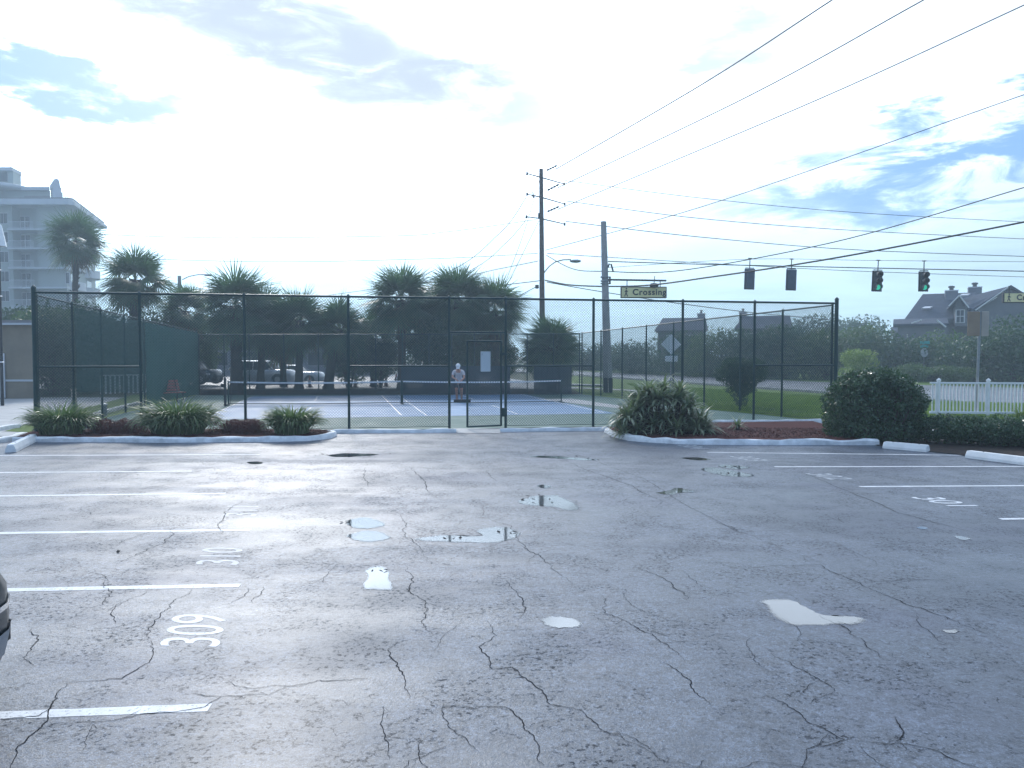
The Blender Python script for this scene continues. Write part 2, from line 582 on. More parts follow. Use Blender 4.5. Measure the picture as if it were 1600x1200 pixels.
darkbd = pm('dark_edging', (0.05, 0.038, 0.034), (0.032, 0.026, 0.024), 3, 0.8)
skinm = pm('skin', (0.52, 0.27, 0.19), (0.46, 0.23, 0.16), 20, 0.55)
shirtm = pm('shirt_pale', (0.60, 0.56, 0.56), (0.50, 0.46, 0.47), 12, 0.8)
shortm = pm('shorts_dark', (0.04, 0.045, 0.06), (0.03, 0.033, 0.045), 12, 0.8)
hatm = pm('cap_white', (0.75, 0.74, 0.72), (0.62, 0.61, 0.6), 12, 0.8)
rubber = pm('rubber', (0.02, 0.02, 0.022), (0.03, 0.03, 0.032), 9, 0.7)
rimm = pm('alloy', (0.42, 0.43, 0.44), (0.32, 0.33, 0.34), 9, 0.3, metal=0.8)
bark = pm('palm_bark', (0.085, 0.07, 0.06), (0.045, 0.038, 0.033), 9, 0.9, bump=1.0, bscale=10, spec=0.2)
bark2 = pm('tree_bark', (0.07, 0.058, 0.05), (0.04, 0.034, 0.03), 9, 0.9, bump=1.0, bscale=10, spec=0.2)
boardm = pm('notice_white', (0.55, 0.60, 0.62), (0.48, 0.53, 0.55), 2, 0.4)

palmleaf = leafmat('palm_leaf', (0.05, 0.11, 0.06), (0.075, 0.14, 0.07), (0.15, 0.19, 0.09), 0.4, 0.3)
palmdead = leafmat('palm_dead', (0.10, 0.065, 0.035), (0.13, 0.09, 0.05), None, 0.8, 0.3)
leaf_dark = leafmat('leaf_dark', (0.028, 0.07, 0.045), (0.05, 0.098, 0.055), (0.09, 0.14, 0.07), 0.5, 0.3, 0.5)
leaf_mid = leafmat('leaf_mid', (0.045, 0.09, 0.045), (0.08, 0.13, 0.055), (0.13, 0.18, 0.075), 0.5, 0.35, 0.5)
leaf_yel = leafmat('leaf_yellow', (0.12, 0.19, 0.05), (0.19, 0.25, 0.06), (0.5, 0.55, 0.28), 0.4, 0.4, 1.0)
leaf_hedge = leafmat('leaf_hedge', (0.028, 0.066, 0.034), (0.05, 0.10, 0.045), (0.11, 0.17, 0.09), 0.22, 0.2, 2.0)
leaf_strap = leafmat('leaf_strap', (0.09, 0.145, 0.065), (0.14, 0.20, 0.08), (0.42, 0.42, 0.26), 0.35, 0.35, 1.5)
leaf_aloe = leafmat('leaf_aloe', (0.12, 0.17, 0.115), (0.18, 0.22, 0.135), (0.40, 0.41, 0.27), 0.35, 0.25, 2.0)
leaf_red = leafmat('leaf_red', (0.07, 0.018, 0.020), (0.11, 0.03, 0.028), (0.16, 0.05, 0.04), 0.5, 0.3, 3.0)


def puddle_mat():
    m = bpy.data.materials.new('puddle_water')
    m.use_nodes = True
    N = NT(m.node_tree)
    out = N.n('ShaderNodeOutputMaterial')
    b = N.n('ShaderNodeBsdfPrincipled')
    co = N.n('ShaderNodeTexCoord').outputs['Object']
    b.inputs['Base Color'].default_value = (0.05, 0.052, 0.055, 1)
    b.inputs['Roughness'].default_value = 0.06
    b.inputs['IOR'].default_value = 2.6
    bp = N.n('ShaderNodeBump')
    bp.inputs['Strength'].default_value = 0.03
    N.l(N.noise(co, 9, 2), bp.inputs['Height'])
    N.l(bp.outputs[0], b.inputs['Normal'])
    at = N.n('ShaderNodeAttribute', attribute_name='wet')
    f = N.mapr(N.math('ADD', at.outputs['Fac'], N.math('MULTIPLY', N.math('SUBTRACT', N.noise(co, 7, 5, .65), .5), .9)), .12, .72, 0, 1)
    tr = N.n('ShaderNodeBsdfTransparent')
    mx = N.n('ShaderNodeMixShader')
    N.l(f, mx.inputs[0])
    N.l(tr.outputs[0], mx.inputs[1])
    N.l(b.outputs[0], mx.inputs[2])
    N.l(mx.outputs[0], out.inputs[0])
    return m


puddlem = puddle_mat()


def emis(name, c, s):
    m = bpy.data.materials.new(name)
    m.use_nodes = True
    N = NT(m.node_tree)
    out = N.n('ShaderNodeOutputMaterial')
    b = N.n('ShaderNodeBsdfPrincipled')
    b.inputs['Base Color'].default_value = (*c, 1)
    b.inputs['Emission Color'].default_value = (*c, 1)
    b.inputs['Emission Strength'].default_value = s
    N.l(b.outputs[0], out.inputs[0])
    return m


green_on = emis('signal_green_lit', (0.03, 0.60, 0.38), 0.5)


def screenm_(name, c, opac):
    """knitted shade cloth: opaque threads with open gaps"""
    m = bpy.data.materials.new(name)
    m.use_nodes = True
    N = NT(m.node_tree)
    out = N.n('ShaderNodeOutputMaterial')
    b = N.n('ShaderNodeBsdfPrincipled')
    co = N.n('ShaderNodeTexCoord').outputs['Object']
    N.l(N.mix(N.noise(co, 0.8, 4), (*c, 1), tuple(v * 0.75 for v in c) + (1,)), b.inputs['Base Color'])
    b.inputs['Roughness'].default_value = 0.8
    tl = N.n('ShaderNodeBsdfTranslucent')
    tl.inputs[0].default_value = (*c, 1)
    t = N.n('ShaderNodeBsdfTransparent')
    m1 = N.n('ShaderNodeMixShader')
    m1.inputs[0].default_value = 0.4
    N.l(b.outputs[0], m1.inputs[1])
    N.l(tl.outputs[0], m1.inputs[2])
    mx = N.n('ShaderNodeMixShader')
    mx.inputs[0].default_value = opac
    N.l(t.outputs[0], mx.inputs[1])
    N.l(m1.outputs[0], mx.inputs[2])
    N.l(mx.outputs[0], out.inputs[0])
    return m


screen_teal = screenm_('shade_cloth_teal', (0.03, 0.12, 0.11), 0.86)
screen_dark = screenm_('shade_cloth_dark', (0.05, 0.085, 0.11), 0.93)
netting = screenm_('fine_netting', (0.02, 0.022, 0.025), 0.38)


# ------------------------------------------------------------------ text
def text_mesh(s, name, mat, M, size=1.0, depth=0.004, bold=0.0, parent=None, xscale=1.0, cx=True, spacing=1.0):
    cu = bpy.data.curves.new(name, 'FONT')
    cu.body = s
    cu.size = size
    cu.extrude = depth / 2
    cu.offset = bold
    cu.space_character = spacing
    cu.align_x = 'CENTER' if cx else 'LEFT'
    cu.align_y = 'CENTER'
    tmp = bpy.data.objects.new(name + '_tmp', cu)
    col.objects.link(tmp)
    dg = bpy.context.evaluated_depsgraph_get()
    me = bpy.data.meshes.new_from_object(tmp.evaluated_get(dg))
    bpy.data.objects.remove(tmp)
    bpy.data.curves.remove(cu)
    me.transform(M @ Matrix.Diagonal((xscale, 1, 1, 1)))
    me.materials.clear()
    me.materials.append(mat)
    o = bpy.data.objects.new(name, me)
    col.objects.link(o)
    if parent is not None:
        o.parent = parent
    return o


# ================================================================== GROUND
A = Vector((-11.70, 18.85, 0))       # front left corner of the court fence
B = Vector((9.40, 22.30, 0))         # front right
Cc = Vector((3.55, 39.0, 0))         # back right
D = Vector((-15.7, 38.3, 0))         # back left


def struct(name, mb, mat):
    return tag(mb.build(name, mat), kind='structure')


struct('ground', MB().sheet([(-900, -60), (900, -60), (900, 1500), (-900, 1500)], -0.012), soilm)
fence_y = lambda x: A.y + (B.y - A.y) / (B.x - A.x) * (x - A.x)
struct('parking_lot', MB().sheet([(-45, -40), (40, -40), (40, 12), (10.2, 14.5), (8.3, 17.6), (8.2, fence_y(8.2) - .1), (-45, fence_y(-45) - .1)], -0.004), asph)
struct('court_surface', MB().sheet([A, B, Cc, D], 0.0), courtg)

# blue pickleball areas
vdir = Vector((-0.215, 0.9766, 0)).normalized()
udir = Vector((vdir.y, -vdir.x, 0))
netL0, netL1 = G(357, 633), G(627, 631)
netR0, netR1 = G(629, 631), G(877, 629)
cl = Vector((-8.05, 31.0, 0))
cr = Vector((-1.25, 32.2, 0))
blue = MB()
nb = 7.15
blc = cl - udir * 2.45
poly = [cl - udir * 3.05 - vdir * nb, cr + udir * 3.3 - vdir * nb, cr + udir * 3.3 + vdir * 6.2, cl - udir * 3.05 + vdir * 6.8]
struct('court_blue_surface', blue.sheet(poly, 0.004), courtb)
lines = MB()


def ln(c, u0, v0, u1, v1, w=0.06):
    a = c + udir * u0 + vdir * v0
    b = c + udir * u1 + vdir * v1
    d = (b - a).normalized()
    n = Vector((-d.y, d.x, 0)) * w / 2
    lines.sheet([a - n, b - n, b + n, a + n], 0.008)


for c in (cl, cr):
    fr = 6.7
    ln(c, -3.05, -fr, -3.05, fr - .5)
    ln(c, 3.05, -fr, 3.05, fr - .5)
    for v in (-fr, fr - .5, -2.13, 2.13):
        ln(c, -3.02, v, 3.02, v)
    ln(c, 0, -fr + .03, 0, -2.16)
    ln(c, 0, 2.16, 0, fr - .53)
struct('court_lines', lines, courtl)
# older tennis line crossing both courts below the nets
tl = MB()
a, b = G(205, 634), G(900, 632)
tl.sheet([a, b, b + vdir * .09, a + vdir * .09], 0.012)
a, b = G(495, 620.5), G(622, 620)
tl.sheet([a, b, b + vdir * .12, a + vdir * .12], 0.012)
struct('court_net_line', tl, courtl)
# pale concrete apron along the right edge
ap = MB()
p = [G(838, 623.5), G(893, 623), G(1000, 638.5), G(965, 638)]
ap.sheet(p, 0.005)
struct('court_edge_strip', ap, conc)

# outside to the right
struct('lawn', MB().sheet([B + Vector((0.1, -.6, 0)), (60, 14), (60, 150), (2, 190), Cc + Vector((0.1, 0, 0))], -0.008), grassm)
rd = MB()
e0, e1 = G(1290, 615), G(900, 587)
f0, f1 = G(1290, 597), G(900, 580)
d1 = (e0 - e1).normalized()
d2 = (f0 - f1).normalized()
near = [e1 - d1 * 160, e1, e0, e0 + d1 * 8, G(1600, 634) + Vector((30, -3, 0))]
far = [f1 - d2 * 160, f1, f0, G(1600, 606) + Vector((0, 0, 0)), G(1600, 606) + Vector((60, -4, 0))]
struct('road', rd.sheet(near + far[::-1], -0.002), asph2)
rl = MB()
for (a, b, w) in ((G(1600, 619) + Vector((8, 0, 0)), G(1130, 597), .12), (G(1600, 622) + Vector((8, 0, 0)), G(1130, 598.5), .12), (G(1130, 597), G(905, 583), .12), (G(1600, 608), G(1300, 600), .12)):
    d = (b - a).normalized()
    n = Vector((-d.y, d.x, 0)) * w
    rl.sheet([a, b, b + n, a + n], 0.002)
struct('road_markings', rl, paint)
sw = MB()
pts = [G(860, 605), G(982, 611), G(1109, 631), G(1290, 654), G(1420, 676)]
for i in range(4):
    a, b = pts[i], pts[i + 1]
    w = 1.1
    sw.add([(a.x, a.y, .02), (b.x, b.y, .02), (b.x + w, b.y + .25, .02), (a.x + w, a.y + .25, .02)], [(0, 1, 2, 3)])
struct('sidewalk', sw, conc)
k = MB()
a, b, c = G(885, 601.5), G(945, 603.5), G(1130, 604)
k.prism([a, G(945, 603), G(945, 604.2), G(885, 602.8)], 0, .1)
e_a, e_b = e1, e0
nn = Vector((-d1.y, d1.x, 0)) * .15
k.prism([e1, e0 + d1 * 8, e0 + d1 * 8 + nn, e1 + nn], -0.01, .12)
struct('road_kerb', k, conc)

# behind the back fence
back = MB().sheet([(-60, 45.5), (4, 45.5), (-3, 80), (-60, 80)], 0.0)
struct('rear_parking_lot', back, asph2)
struct('rear_planting_strip', MB().sheet([D + Vector((-.5, .1, 0)), Cc + Vector((0, .1, 0)), (3.0, 45.4), (-22, 45.4)], 0.0), mulchb)
# left walkway
struct('left_walkway', MB().sheet([(-60, 18.6), (-12.0, 18.6), (-11.9, 20), (-15.2, 36), (-60, 36)], 0.004), conc)
struct('court_side_lawn', MB().sheet([A + Vector((-.05, .4, 0)), D + Vector((-.05, 0, 0)), D + Vector((-3.2, 0, 0)), A + Vector((-1.4, .9, 0))], 0.008), grassm)

# ------------------------------------------------------------------ kerbs and beds
def kerb(path, w, h, name='kerb', rough=0.012, mat=kerbm, seg=0.25):
    pts = []
    path = [Vector(p) for p in path]
    for a, b in zip(path, path[1:]):
        n = max(1, int((b - a).length / seg))
        for i in range(n):
            pts.append(a.lerp(b, i / n))
    pts.append(path[-1])
    rings = []
    for i, p in enumerate(pts):
        d = (pts[min(i + 1, len(pts) - 1)] - pts[max(0, i - 1)]).normalized()
        n = Vector((-d.y, d.x, 0))
        j = lambda: random.uniform(-rough, rough)
        hh = h + j()
        rings.append([p - n * (w / 2 + j()) + Vector((0, 0, -.02)), p - n * (w / 2 - .01 + j()) + Vector((0, 0, hh - .03)), p - n * (w / 2 - .035) + Vector((0, 0, hh)),
                      p + n * (w / 2 - .03) + Vector((0, 0, hh + j())), p + n * (w / 2 + j()) + Vector((0, 0, hh - .03)), p + n * (w / 2) + Vector((0, 0, -.02))])
    mb = MB().loft(rings)
    o = mb.build(name, mat, smooth=True)
    return tag(o, kind='structure')


def gz(px, py):
    return G(px, py)


kerb([gz(22, 690), gz(60, 690), gz(260, 691), gz(420, 690), gz(480, 688.5), gz(512, 685), gz(522, 681.5), gz(515, 678.5)], .16, .115, 'kerb_left_bed')
kerb([gz(-140, 716), gz(-60, 700), gz(10, 690), gz(38, 682)], .2, .10, 'kerb_left_edge')
kerb([gz(-80, 688), gz(-20, 676), gz(28, 668)], .2, .10, 'kerb_walkway')
kerb([gz(512, 677), gz(560, 676.5), gz(713, 675.5)], .16, .09, 'kerb_fence_left')
kerb([gz(781, 674.5), gz(860, 673.5), gz(948, 672.5)], .16, .09, 'kerb_fence_right')
kerb([gz(948, 675), gz(962, 682), gz(985, 688), gz(1020, 691), gz(1080, 694), gz(1180, 694.5), gz(1290, 694.5), gz(1372, 695)], .16, .115, 'kerb_right_bed', 0.02)
struct('left_bed', MB().prism([gz(25, 689), gz(260, 690), gz(420, 689.5), gz(480, 688), gz(510, 684), gz(520, 681), gz(500, 676), gz(57, 676)], -.01, .09), mulchm)
struct('right_bed', MB().prism([gz(952, 676), gz(985, 687), gz(1080, 693), gz(1290, 694), gz(1372, 694.5), (8.3, 18.2), (8.6, 21.9), (5.0, 21.35), gz(950, 673)], -.01, .09), mulchm)
struct('hedge_bed', MB().sheet([gz(1372, 697), gz(1600, 722), (16, 12), (18, 20), (8.6, 21.8)], 0.012), mulchb)
# pale edging behind right bed
kerb([(5.1, 21.5, 0), (8.9, 22.1, 0)], .12, .13, 'kerb_bed_back')
struct('gate_apron', MB().sheet([gz(715, 677), gz(781, 677), gz(785, 669.5), gz(708, 669.5)], 0.004), conc)

# ------------------------------------------------------------------ parking lines, numbers
pl = MB()


def pline(a, b, w):
    a, b = Vector(a), Vector(b)
    n = Vector((-(b - a).y, (b - a).x, 0)).normalized() * w / 2
    pts, m = [], max(2, int((b - a).length / .12))
    lo, hi = [], []
    for i in range(m + 1):
        p = a.lerp(b, i / m)
        lo.append(p - n * random.uniform(.88, 1.05))
        hi.append(p + n * random.uniform(.88, 1.05))
    o = len(pl.v)
    pl.v += [(q.x, q.y, -0.0025) for q in lo] + [(q.x, q.y, -0.0025) for q in hi]
    pl.f += [(o + i, o + i + 1, o + m + 1 + i + 1, o + m + 1 + i) for i in range(m)]


def ext(p, q, d):
    return p + (p - q).normalized() * d


for (l, r, w) in (((0, 1117), (328, 1104), .10), ((20, 921), (375, 914), .10), ((0, 832.5), (392, 827.5), .10),
                  ((0, 774.5), (352, 770.5), .10), ((0, 738), (300, 736), .09), ((0, 711.5), (405, 710), .10)):
    a, b = G(*l), G(*r)
    pline(ext(a, b, 3.2), b, w)
for (l, r, w) in (((1105, 706.5), (1505, 711), .09), ((1210, 729), (1600, 728.5), .09), ((1343, 760), (1600, 758.5), .09), ((1563, 810.5), (1600, 810), .09)):
    a, b = G(*l), G(*r)
    pline(a, ext(b, a, 0.0 if r[0] < 1550 else 2.6), w)
struct('parking_lines', pl, worn)


def number(s, px, py, side, mat, bold=0.012):
    """stencilled stall number; side -1: read from the right hand side, +1: from the left"""
    p = G(px, py)
    o = text_mesh(s, 'stall_number', mat, Matrix.Identity(4), size=1.0, depth=0.0, bold=bold * 1.6)
    co = np.array([v.co[:] for v in o.data.vertices])
    lo, hi = co.min(0), co.max(0)
    u = (co[:, 0] - (lo[0] + hi[0]) / 2) / (hi[0] - lo[0]) * .66
    v = (co[:, 1] - (lo[1] + hi[1]) / 2) / (hi[1] - lo[1]) * .41
    bx, by = (-.27, .963) if side < 0 else (.27, -.963)
    ux_, uy_ = (-1, .03) if side < 0 else (1, .03)
    for i, vert in enumerate(o.data.vertices):
        vert.co = (p.x + u[i] * bx + v[i] * ux_, p.y + u[i] * by + v[i] * uy_, -0.0025)
    return tag(o, kind='structure')


number('309', 305, 983, -1, worn, .0)
for (s, px, py, sd_, m) in (('310', 344, 868, -1, faint), ('311', 377, 798, -1, faint), ('301', 1474, 783, 1, paint), ('302', 1296, 744, 1, faint), ('303', 1170, 716, 1, faint), ('304', 1083, 698, 1, faint)):
    number(s, px, py, sd_, m, .004)

# ------------------------------------------------------------------ cracks
ck = MB()


def crack(pts, w=0.009, jit=0.035, branch=True):
    ps = [G(*p) for p in pts] if not isinstance(pts[0], Vector) else pts
    q = []
    for a, b in zip(ps, ps[1:]):
        seg = [a, b]
        L = (b - a).length
        amp = min(.055, L * .09)
        while (seg[1] - seg[0]).length > .035:
            new = [seg[0]]
            for c, d in zip(seg, seg[1:]):
                n = Vector((-(d - c).y, (d - c).x, 0)).normalized()
                new += [(c + d) / 2 + n * random.uniform(-1, 1) * amp, d]
            seg = new
            amp *= .66
        q += seg[:-1]
    q.append(ps[-1])
    n_ = len(q)
    lo, hi = [], []
    ww = w
    for i, p in enumerate(q):
        d = (q[min(i + 1, n_ - 1)] - q[max(i - 1, 0)]).normalized()
        n = Vector((-d.y, d.x, 0))
        ww = .75 * ww + .25 * w * random.uniform(.1, 1.9)
        e = min(1.0, .25 + 3 * min(i, n_ - 1 - i) / n_)
        lo.append(p - n * ww * e / 2)
        hi.append(p + n * ww * e / 2)
        if branch and random.random() < .014 and i > 2:
            a = random.choice((-1, 1)) * random.uniform(.5, 1.2)
            r2 = Vector((d.x * math.cos(a) - d.y * math.sin(a), d.x * math.sin(a) + d.y * math.cos(a), 0))
            l2 = random.uniform(.08, .35)
            crack([p, p + r2 * l2 * .5 + n * random.uniform(-.03, .03), p + r2 * l2], w * .55, branch=False)
    o = len(ck.v)
    ck.v += [(p.x, p.y, -0.001) for p in lo] + [(p.x, p.y, -0.001) for p in hi]
    ck.f += [(o + i, o + i + 1, o + n_ + i + 1, o + n_ + i) for i in range(n_ - 1)]


for c in ([(625, 803), (633, 838), (650, 850), (673, 878)], [(634, 882), (645, 900), (640, 920), (664, 945), (676, 990)],
          [(754, 785), (765, 810), (800, 823), (818, 850), (850, 877), (892, 915)], [(790, 906), (806, 925), (822, 950), (812, 966)],
          [(937, 928), (944, 958), (985, 975), (1020, 990), (1052, 1015), (1068, 1030)], [(757, 968), (776, 992), (748, 1010), (770, 1045), (800, 1042), (830, 1065), (860, 1100), (905, 1108), (940, 1140), (1000, 1165), (1040, 1190), (1110, 1200)],
          [(615, 1008), (623, 1045), (640, 1090)], [(690, 1105), (790, 1104), (820, 1140), (850, 1195)],
          [(1030, 1032), (1080, 1065), (1113, 1102)], [(1175, 1075), (1230, 1100), (1290, 1140), (1320, 1155), (1260, 1170), (1253, 1200)],
          [(1320, 1155), (1400, 1160), (1470, 1175), (1530, 1200)], [(1400, 1120), (1410, 1140), (1400, 1158)], [(1205, 1020), (1260, 1050), (1310, 1085)],
          [(1110, 875), (1150, 887), (1280, 882), (1330, 905), (1420, 945), (1500, 975), (1600, 1010)], [(1350, 908), (1480, 905)], [(995, 885), (1030, 900), (1050, 912), (1072, 938)],
          [(0, 1122), (60, 1118), (82, 1100)], [(105, 1065), (80, 1100), (68, 1130), (45, 1150), (20, 1190), (0, 1215)], [(68, 1136), (150, 1128), (250, 1112), (320, 1104), (345, 1088), (420, 1086), (440, 1075)], [(300, 1082), (345, 1088)],
          [(235, 1000), (222, 1040), (190, 1060), (105, 1065)], [(165, 905), (175, 925), (160, 945)], [(190, 940), (175, 955), (180, 975)], [(50, 980), (60, 1000), (28, 1030)],
          [(270, 825), (255, 850), (180, 885)], [(640, 730), (660, 748), (680, 775), (690, 780)], [(1115, 815), (1160, 833)], [(760, 735), (778, 752)], [(880, 718), (920, 735), (990, 760), (1050, 790)],
          [(575, 1060), (500, 1062), (430, 1080)], [(385, 780), (350, 800), (348, 835)], [(1440, 870), (1480, 882)], [(300, 920), (250, 960), (232, 1000)], [(570, 730), (576, 760)],
          [(1280, 960), (1350, 1000), (1380, 1030)], [(1260, 740), (1400, 800), (1600, 850)], [(850, 690), (1000, 745), (1150, 830), (1300, 885)]):
    crack(c, .0056 if max(p[1] for p in c) > 850 else .008)
for i in range(55):
    y = random.uniform(3.0, 12)
    x = random.uniform(-.62, .62) * y
    a = random.gauss(1.75, .5) if random.random() < .7 else random.uniform(0, 3.1)
    p = Vector((x, y, 0))
    path = [p]
    for k in range(random.randint(2, 4)):
        a += random.uniform(-.7, .7)
        path.append(path[-1] + Vector((math.cos(a), math.sin(a), 0)) * random.uniform(.08, .3))
    crack(path, .0035, branch=False)
crackles = struct('asphalt_cracks', ck, crackm)

# ------------------------------------------------------------------ puddles
pud_v, pud_f, pud_a = [], [], []
PUD = [[(1190, 938), (1215, 936), (1240, 938), (1262, 950), (1290, 961), (1335, 963), (1353, 969), (1335, 975), (1300, 975), (1250, 977), (1215, 966), (1200, 950)],
       [(845, 968), (862, 963), (890, 965), (907, 974), (895, 980), (862, 979)],
       [(568, 918), (576, 900), (573, 890), (592, 884), (608, 892), (607, 905), (614, 920), (585, 921)],
       [(648, 843), (690, 836), (730, 838), (755, 836), (745, 829), (765, 824), (790, 823), (808, 830), (812, 836), (800, 842), (770, 848), (700, 846)],
       [(543, 836), (570, 829), (598, 832), (608, 840), (585, 846), (555, 844)], [(543, 814), (565, 808), (590, 812), (602, 820), (575, 826), (550, 824)],
       [(808, 782), (825, 778), (835, 775), (870, 774), (902, 789), (903, 796), (885, 797), (865, 792), (820, 788)], [(512, 711.5), (525, 709), (545, 708), (592, 710), (560, 713), (540, 714), (520, 713.5)],
       [(825, 713), (860, 712), (895, 714.5), (933, 718), (915, 719), (880, 717)], [(1095, 733), (1115, 730), (1150, 736), (1180, 743), (1150, 745), (1120, 741)], [(1120, 727), (1140, 726), (1172, 730), (1150, 733)],
       [(1025, 770), (1045, 766), (1060, 762), (1088, 768), (1060, 770), (1050, 773)], [(1472, 985), (1485, 983), (1500, 986), (1488, 989)], [(1433, 824), (1441, 822), (1451, 825), (1441, 827)], [(1490, 837), (1505, 838), (1517, 842), (1500, 843)],
       [(1064, 715.5), (1090, 714.5), (1112, 718), (1090, 719)], [(838, 759), (850, 757), (862, 760), (850, 763)], [(385, 722), (405, 721), (410, 724), (395, 725)]]
for pg in PUD:
    q = [G(*p) for p in pg]
    n = len(q)
    out = []
    for i in range(n):
        a, b, c, d = q[i - 1], q[i], q[(i + 1) % n], q[(i + 2) % n]
        for t in (0, .2, .4, .6, .8):
            t2, t3 = t * t, t * t * t
            v = 0.5 * ((2 * b) + (c - a) * t + (2 * a - 5 * b + 4 * c - d) * t2 + (-a + 3 * b - 3 * c + d) * t3)
            j = .014 if t else .006
            out.append(v + Vector((random.uniform(-j, j), random.uniform(-j, j), 0)))
    cx_ = sum(v.x for v in out) / len(out)
    cy_ = sum(v.y for v in out) / len(out)
    m_ = len(out)
    o_ = len(pud_v)
    for k_, al in ((1.10, 0.0), (.93, .55), (.72, 1.1)):
        pud_v += [(cx_ + (v.x - cx_) * k_, cy_ + (v.y - cy_) * k_, -0.0012) for v in out]
        pud_a += [al] * m_
    for r_ in (0, 1):
        pud_f += [(o_ + r_ * m_ + i, o_ + r_ * m_ + (i + 1) % m_, o_ + (r_ + 1) * m_ + (i + 1) % m_, o_ + (r_ + 1) * m_ + i) for i in range(m_)]
    pud_f.append(tuple(o_ + 2 * m_ + i for i in range(m_)))
pme = MB()
pme.v, pme.f = pud_v, pud_f
po = pme.build('puddles', puddlem)
at = po.data.attributes.new('wet', 'FLOAT', 'POINT')
for i, a_ in enumerate(pud_a):
    at.data[i].value = a_
for p_ in po.data.polygons:
    if p_.normal.z < 0:
        p_.flip()
tag(po, kind='structure')
# wet leaves and grit lying in the puddles
lt = MB()
for (px, py, n, sp) in ((850, 780, 9, .35), (790, 832, 3, .05), (704, 840, 3, .08), (540, 711, 14, .45), (862, 714, 9, .35), (905, 717, 5, .3), (1152, 729, 7, .18), (1142, 740, 7, .18), (596, 891, 3, .05), (545, 816, 3, .08), (187, 863, 2, .04)):
    c = G(px, py)
    for i in range(n):
        x, y = c.x + random.gauss(0, sp), c.y + random.gauss(0, sp * .35)
        s = random.uniform(.02, .05)
        a = random.uniform(0, 6.28)
        M = Matrix.Translation((x, y, 0.002)) @ Matrix.Rotation(a, 4, 'Z')
        lt.add([M @ Vector(v) for v in ((-s, 0, 0), (0, -s * .5, .008), (s, 0, .014), (0, s * .5, .004))], [(0, 1, 2, 3)])
tag(lt.build('leaf_litter', crackm), 'dark wet leaves and grit scattered in the puddles', 'leaf litter', kind='stuff')


# ================================================================== FENCES
def chain(mb, a, b, za, zb, pitch=0.072, r=0.0024, zlo=0.05, zla=None, zlb=None):
    """woven wire between a and b, from zlo up to za (at a) / zb (at b)"""
    a, b = Vector((a[0], a[1], 0)), Vector((b[0], b[1], 0))
    L = (b - a).length
    d = (b - a) / L
    nrm = Vector((-d.y, d.x, 0))
    za0 = zlo if zla is None else zla
    zb0 = zlo if zlb is None else zlb
    Hm = ((za - za0) + (zb - zb0)) / 2

    def pt(s, t, off):
        u = s / L
        lo = za0 + (zb0 - za0) * u
        hi = za + (zb - za) * u
        p = a + d * s + nrm * off
        p.z = lo + (hi - lo) * t / Hm
        return p
    for sg, off in ((1, -r), (-1, r)):
        n = int((L + Hm) / pitch) + 1
        for i in range(n):
            c = -Hm + i * pitch + pitch * .3
            t0, t1 = max(0, -c), min(Hm, L - c)
            if t1 - t0 < .02:
                continue
            s0, s1 = c + t0, c + t1
            if sg < 0:
                s0, s1 = L - s0, L - s1
            p, q = pt(s0, t0, off), pt(s1, t1, off)
            ax = (q - p).normalized()
            e1 = nrm * r
            e2 = ax.cross(nrm) * r
            vs = [p + e1, p - e1 * .5 + e2 * .87, p - e1 * .5 - e2 * .87, q + e1, q - e1 * .5 + e2 * .87, q - e1 * .5 - e2 * .87]
            mb.add(vs, [(0, 1, 4, 3), (1, 2, 5, 4), (2, 0, 3, 5)])


def fence(name, label, pts, tops, pr, mid=None, midz=1.7, caps=(), pitch=.072, wr=.0024, group=None, rail=.024, mat=vinyl, mesh_skip=()):
    """chain-link fence through pts (ground), tops = rail heights"""
    root = thing(name, pts[0], label, 'fence', group)
    o = Vector((pts[0][0], pts[0][1], 0))
    pts = [Vector((p[0], p[1], 0)) - o for p in pts]
    for i, (p, z) in enumerate(zip(pts, tops)):
        r = pr * (1.55 if i in caps else 1)
        ext_ = .12 if i in caps else .03
        MB().lathe([(r, -.05), (r, z + ext_ - .03), (r * 1.12, z + ext_ - .03), (r * 1.1, z + ext_), (r * .5, z + ext_ + r * .8), (.004, z + ext_ + r)], p, 10).build('post', mat, root, True)
    tr = MB()
    for i in range(len(pts) - 1):
        tr.tube([pts[i] + Vector((0, 0, tops[i])), pts[i + 1] + Vector((0, 0, tops[i + 1]))], rail, 7)
    tr.build('top_rail', mat, root, True)
    bw = MB()
    for i in range(len(pts) - 1):
        if i in mesh_skip:
            continue
        bw.tube([pts[i] + Vector((0, 0, .06)), pts[i + 1] + Vector((0, 0, .06))], .006, 4)
    bw.build('tension_wire', mat, root)
    for i in (mid or ()):
        MB().tube([pts[i] + Vector((0, 0, midz)), pts[i + 1] + Vector((0, 0, midz))], rail * .85, 7).build('mid_rail', mat, root, True)
    for i in range(len(pts) - 1):
        if i in mesh_skip:
            continue
        m = MB()
        chain(m, pts[i], pts[i + 1], tops[i], tops[i + 1], pitch, wr)
        m.build('wire_mesh', mat, root)
    return root


def onfront(px):
    d = ray(px, 600)
    k = d.x / d.y
    s = (B.y - A.y) / (B.x - A.x)
    y = (A.y - s * A.x) / (1 - s * k)
    return Vector((k * y, y, 0))


fz = lambda p: 3.505 + (3.47 - 3.505) * (p.x - A.x) / (B.x - A.x)
fl = [A, onfront(220), onfront(383), onfront(545), onfront(702)]
fr_ = [onfront(790), onfront(927), onfront(1066), onfront(1178), B]
fence('chain_link_fence', 'tall green chain-link fence along the front of the court, left of the gate', fl, [fz(p) for p in fl], .036, (0, 3), 1.68, (0,), rail=.03, wr=.0040)
fence('chain_link_fence', 'tall green chain-link fence along the front of the court, right of the gate', fr_, [fz(p) for p in fr_], .036, (0, 3), 1.68, (4,), rail=.03, wr=.0040)
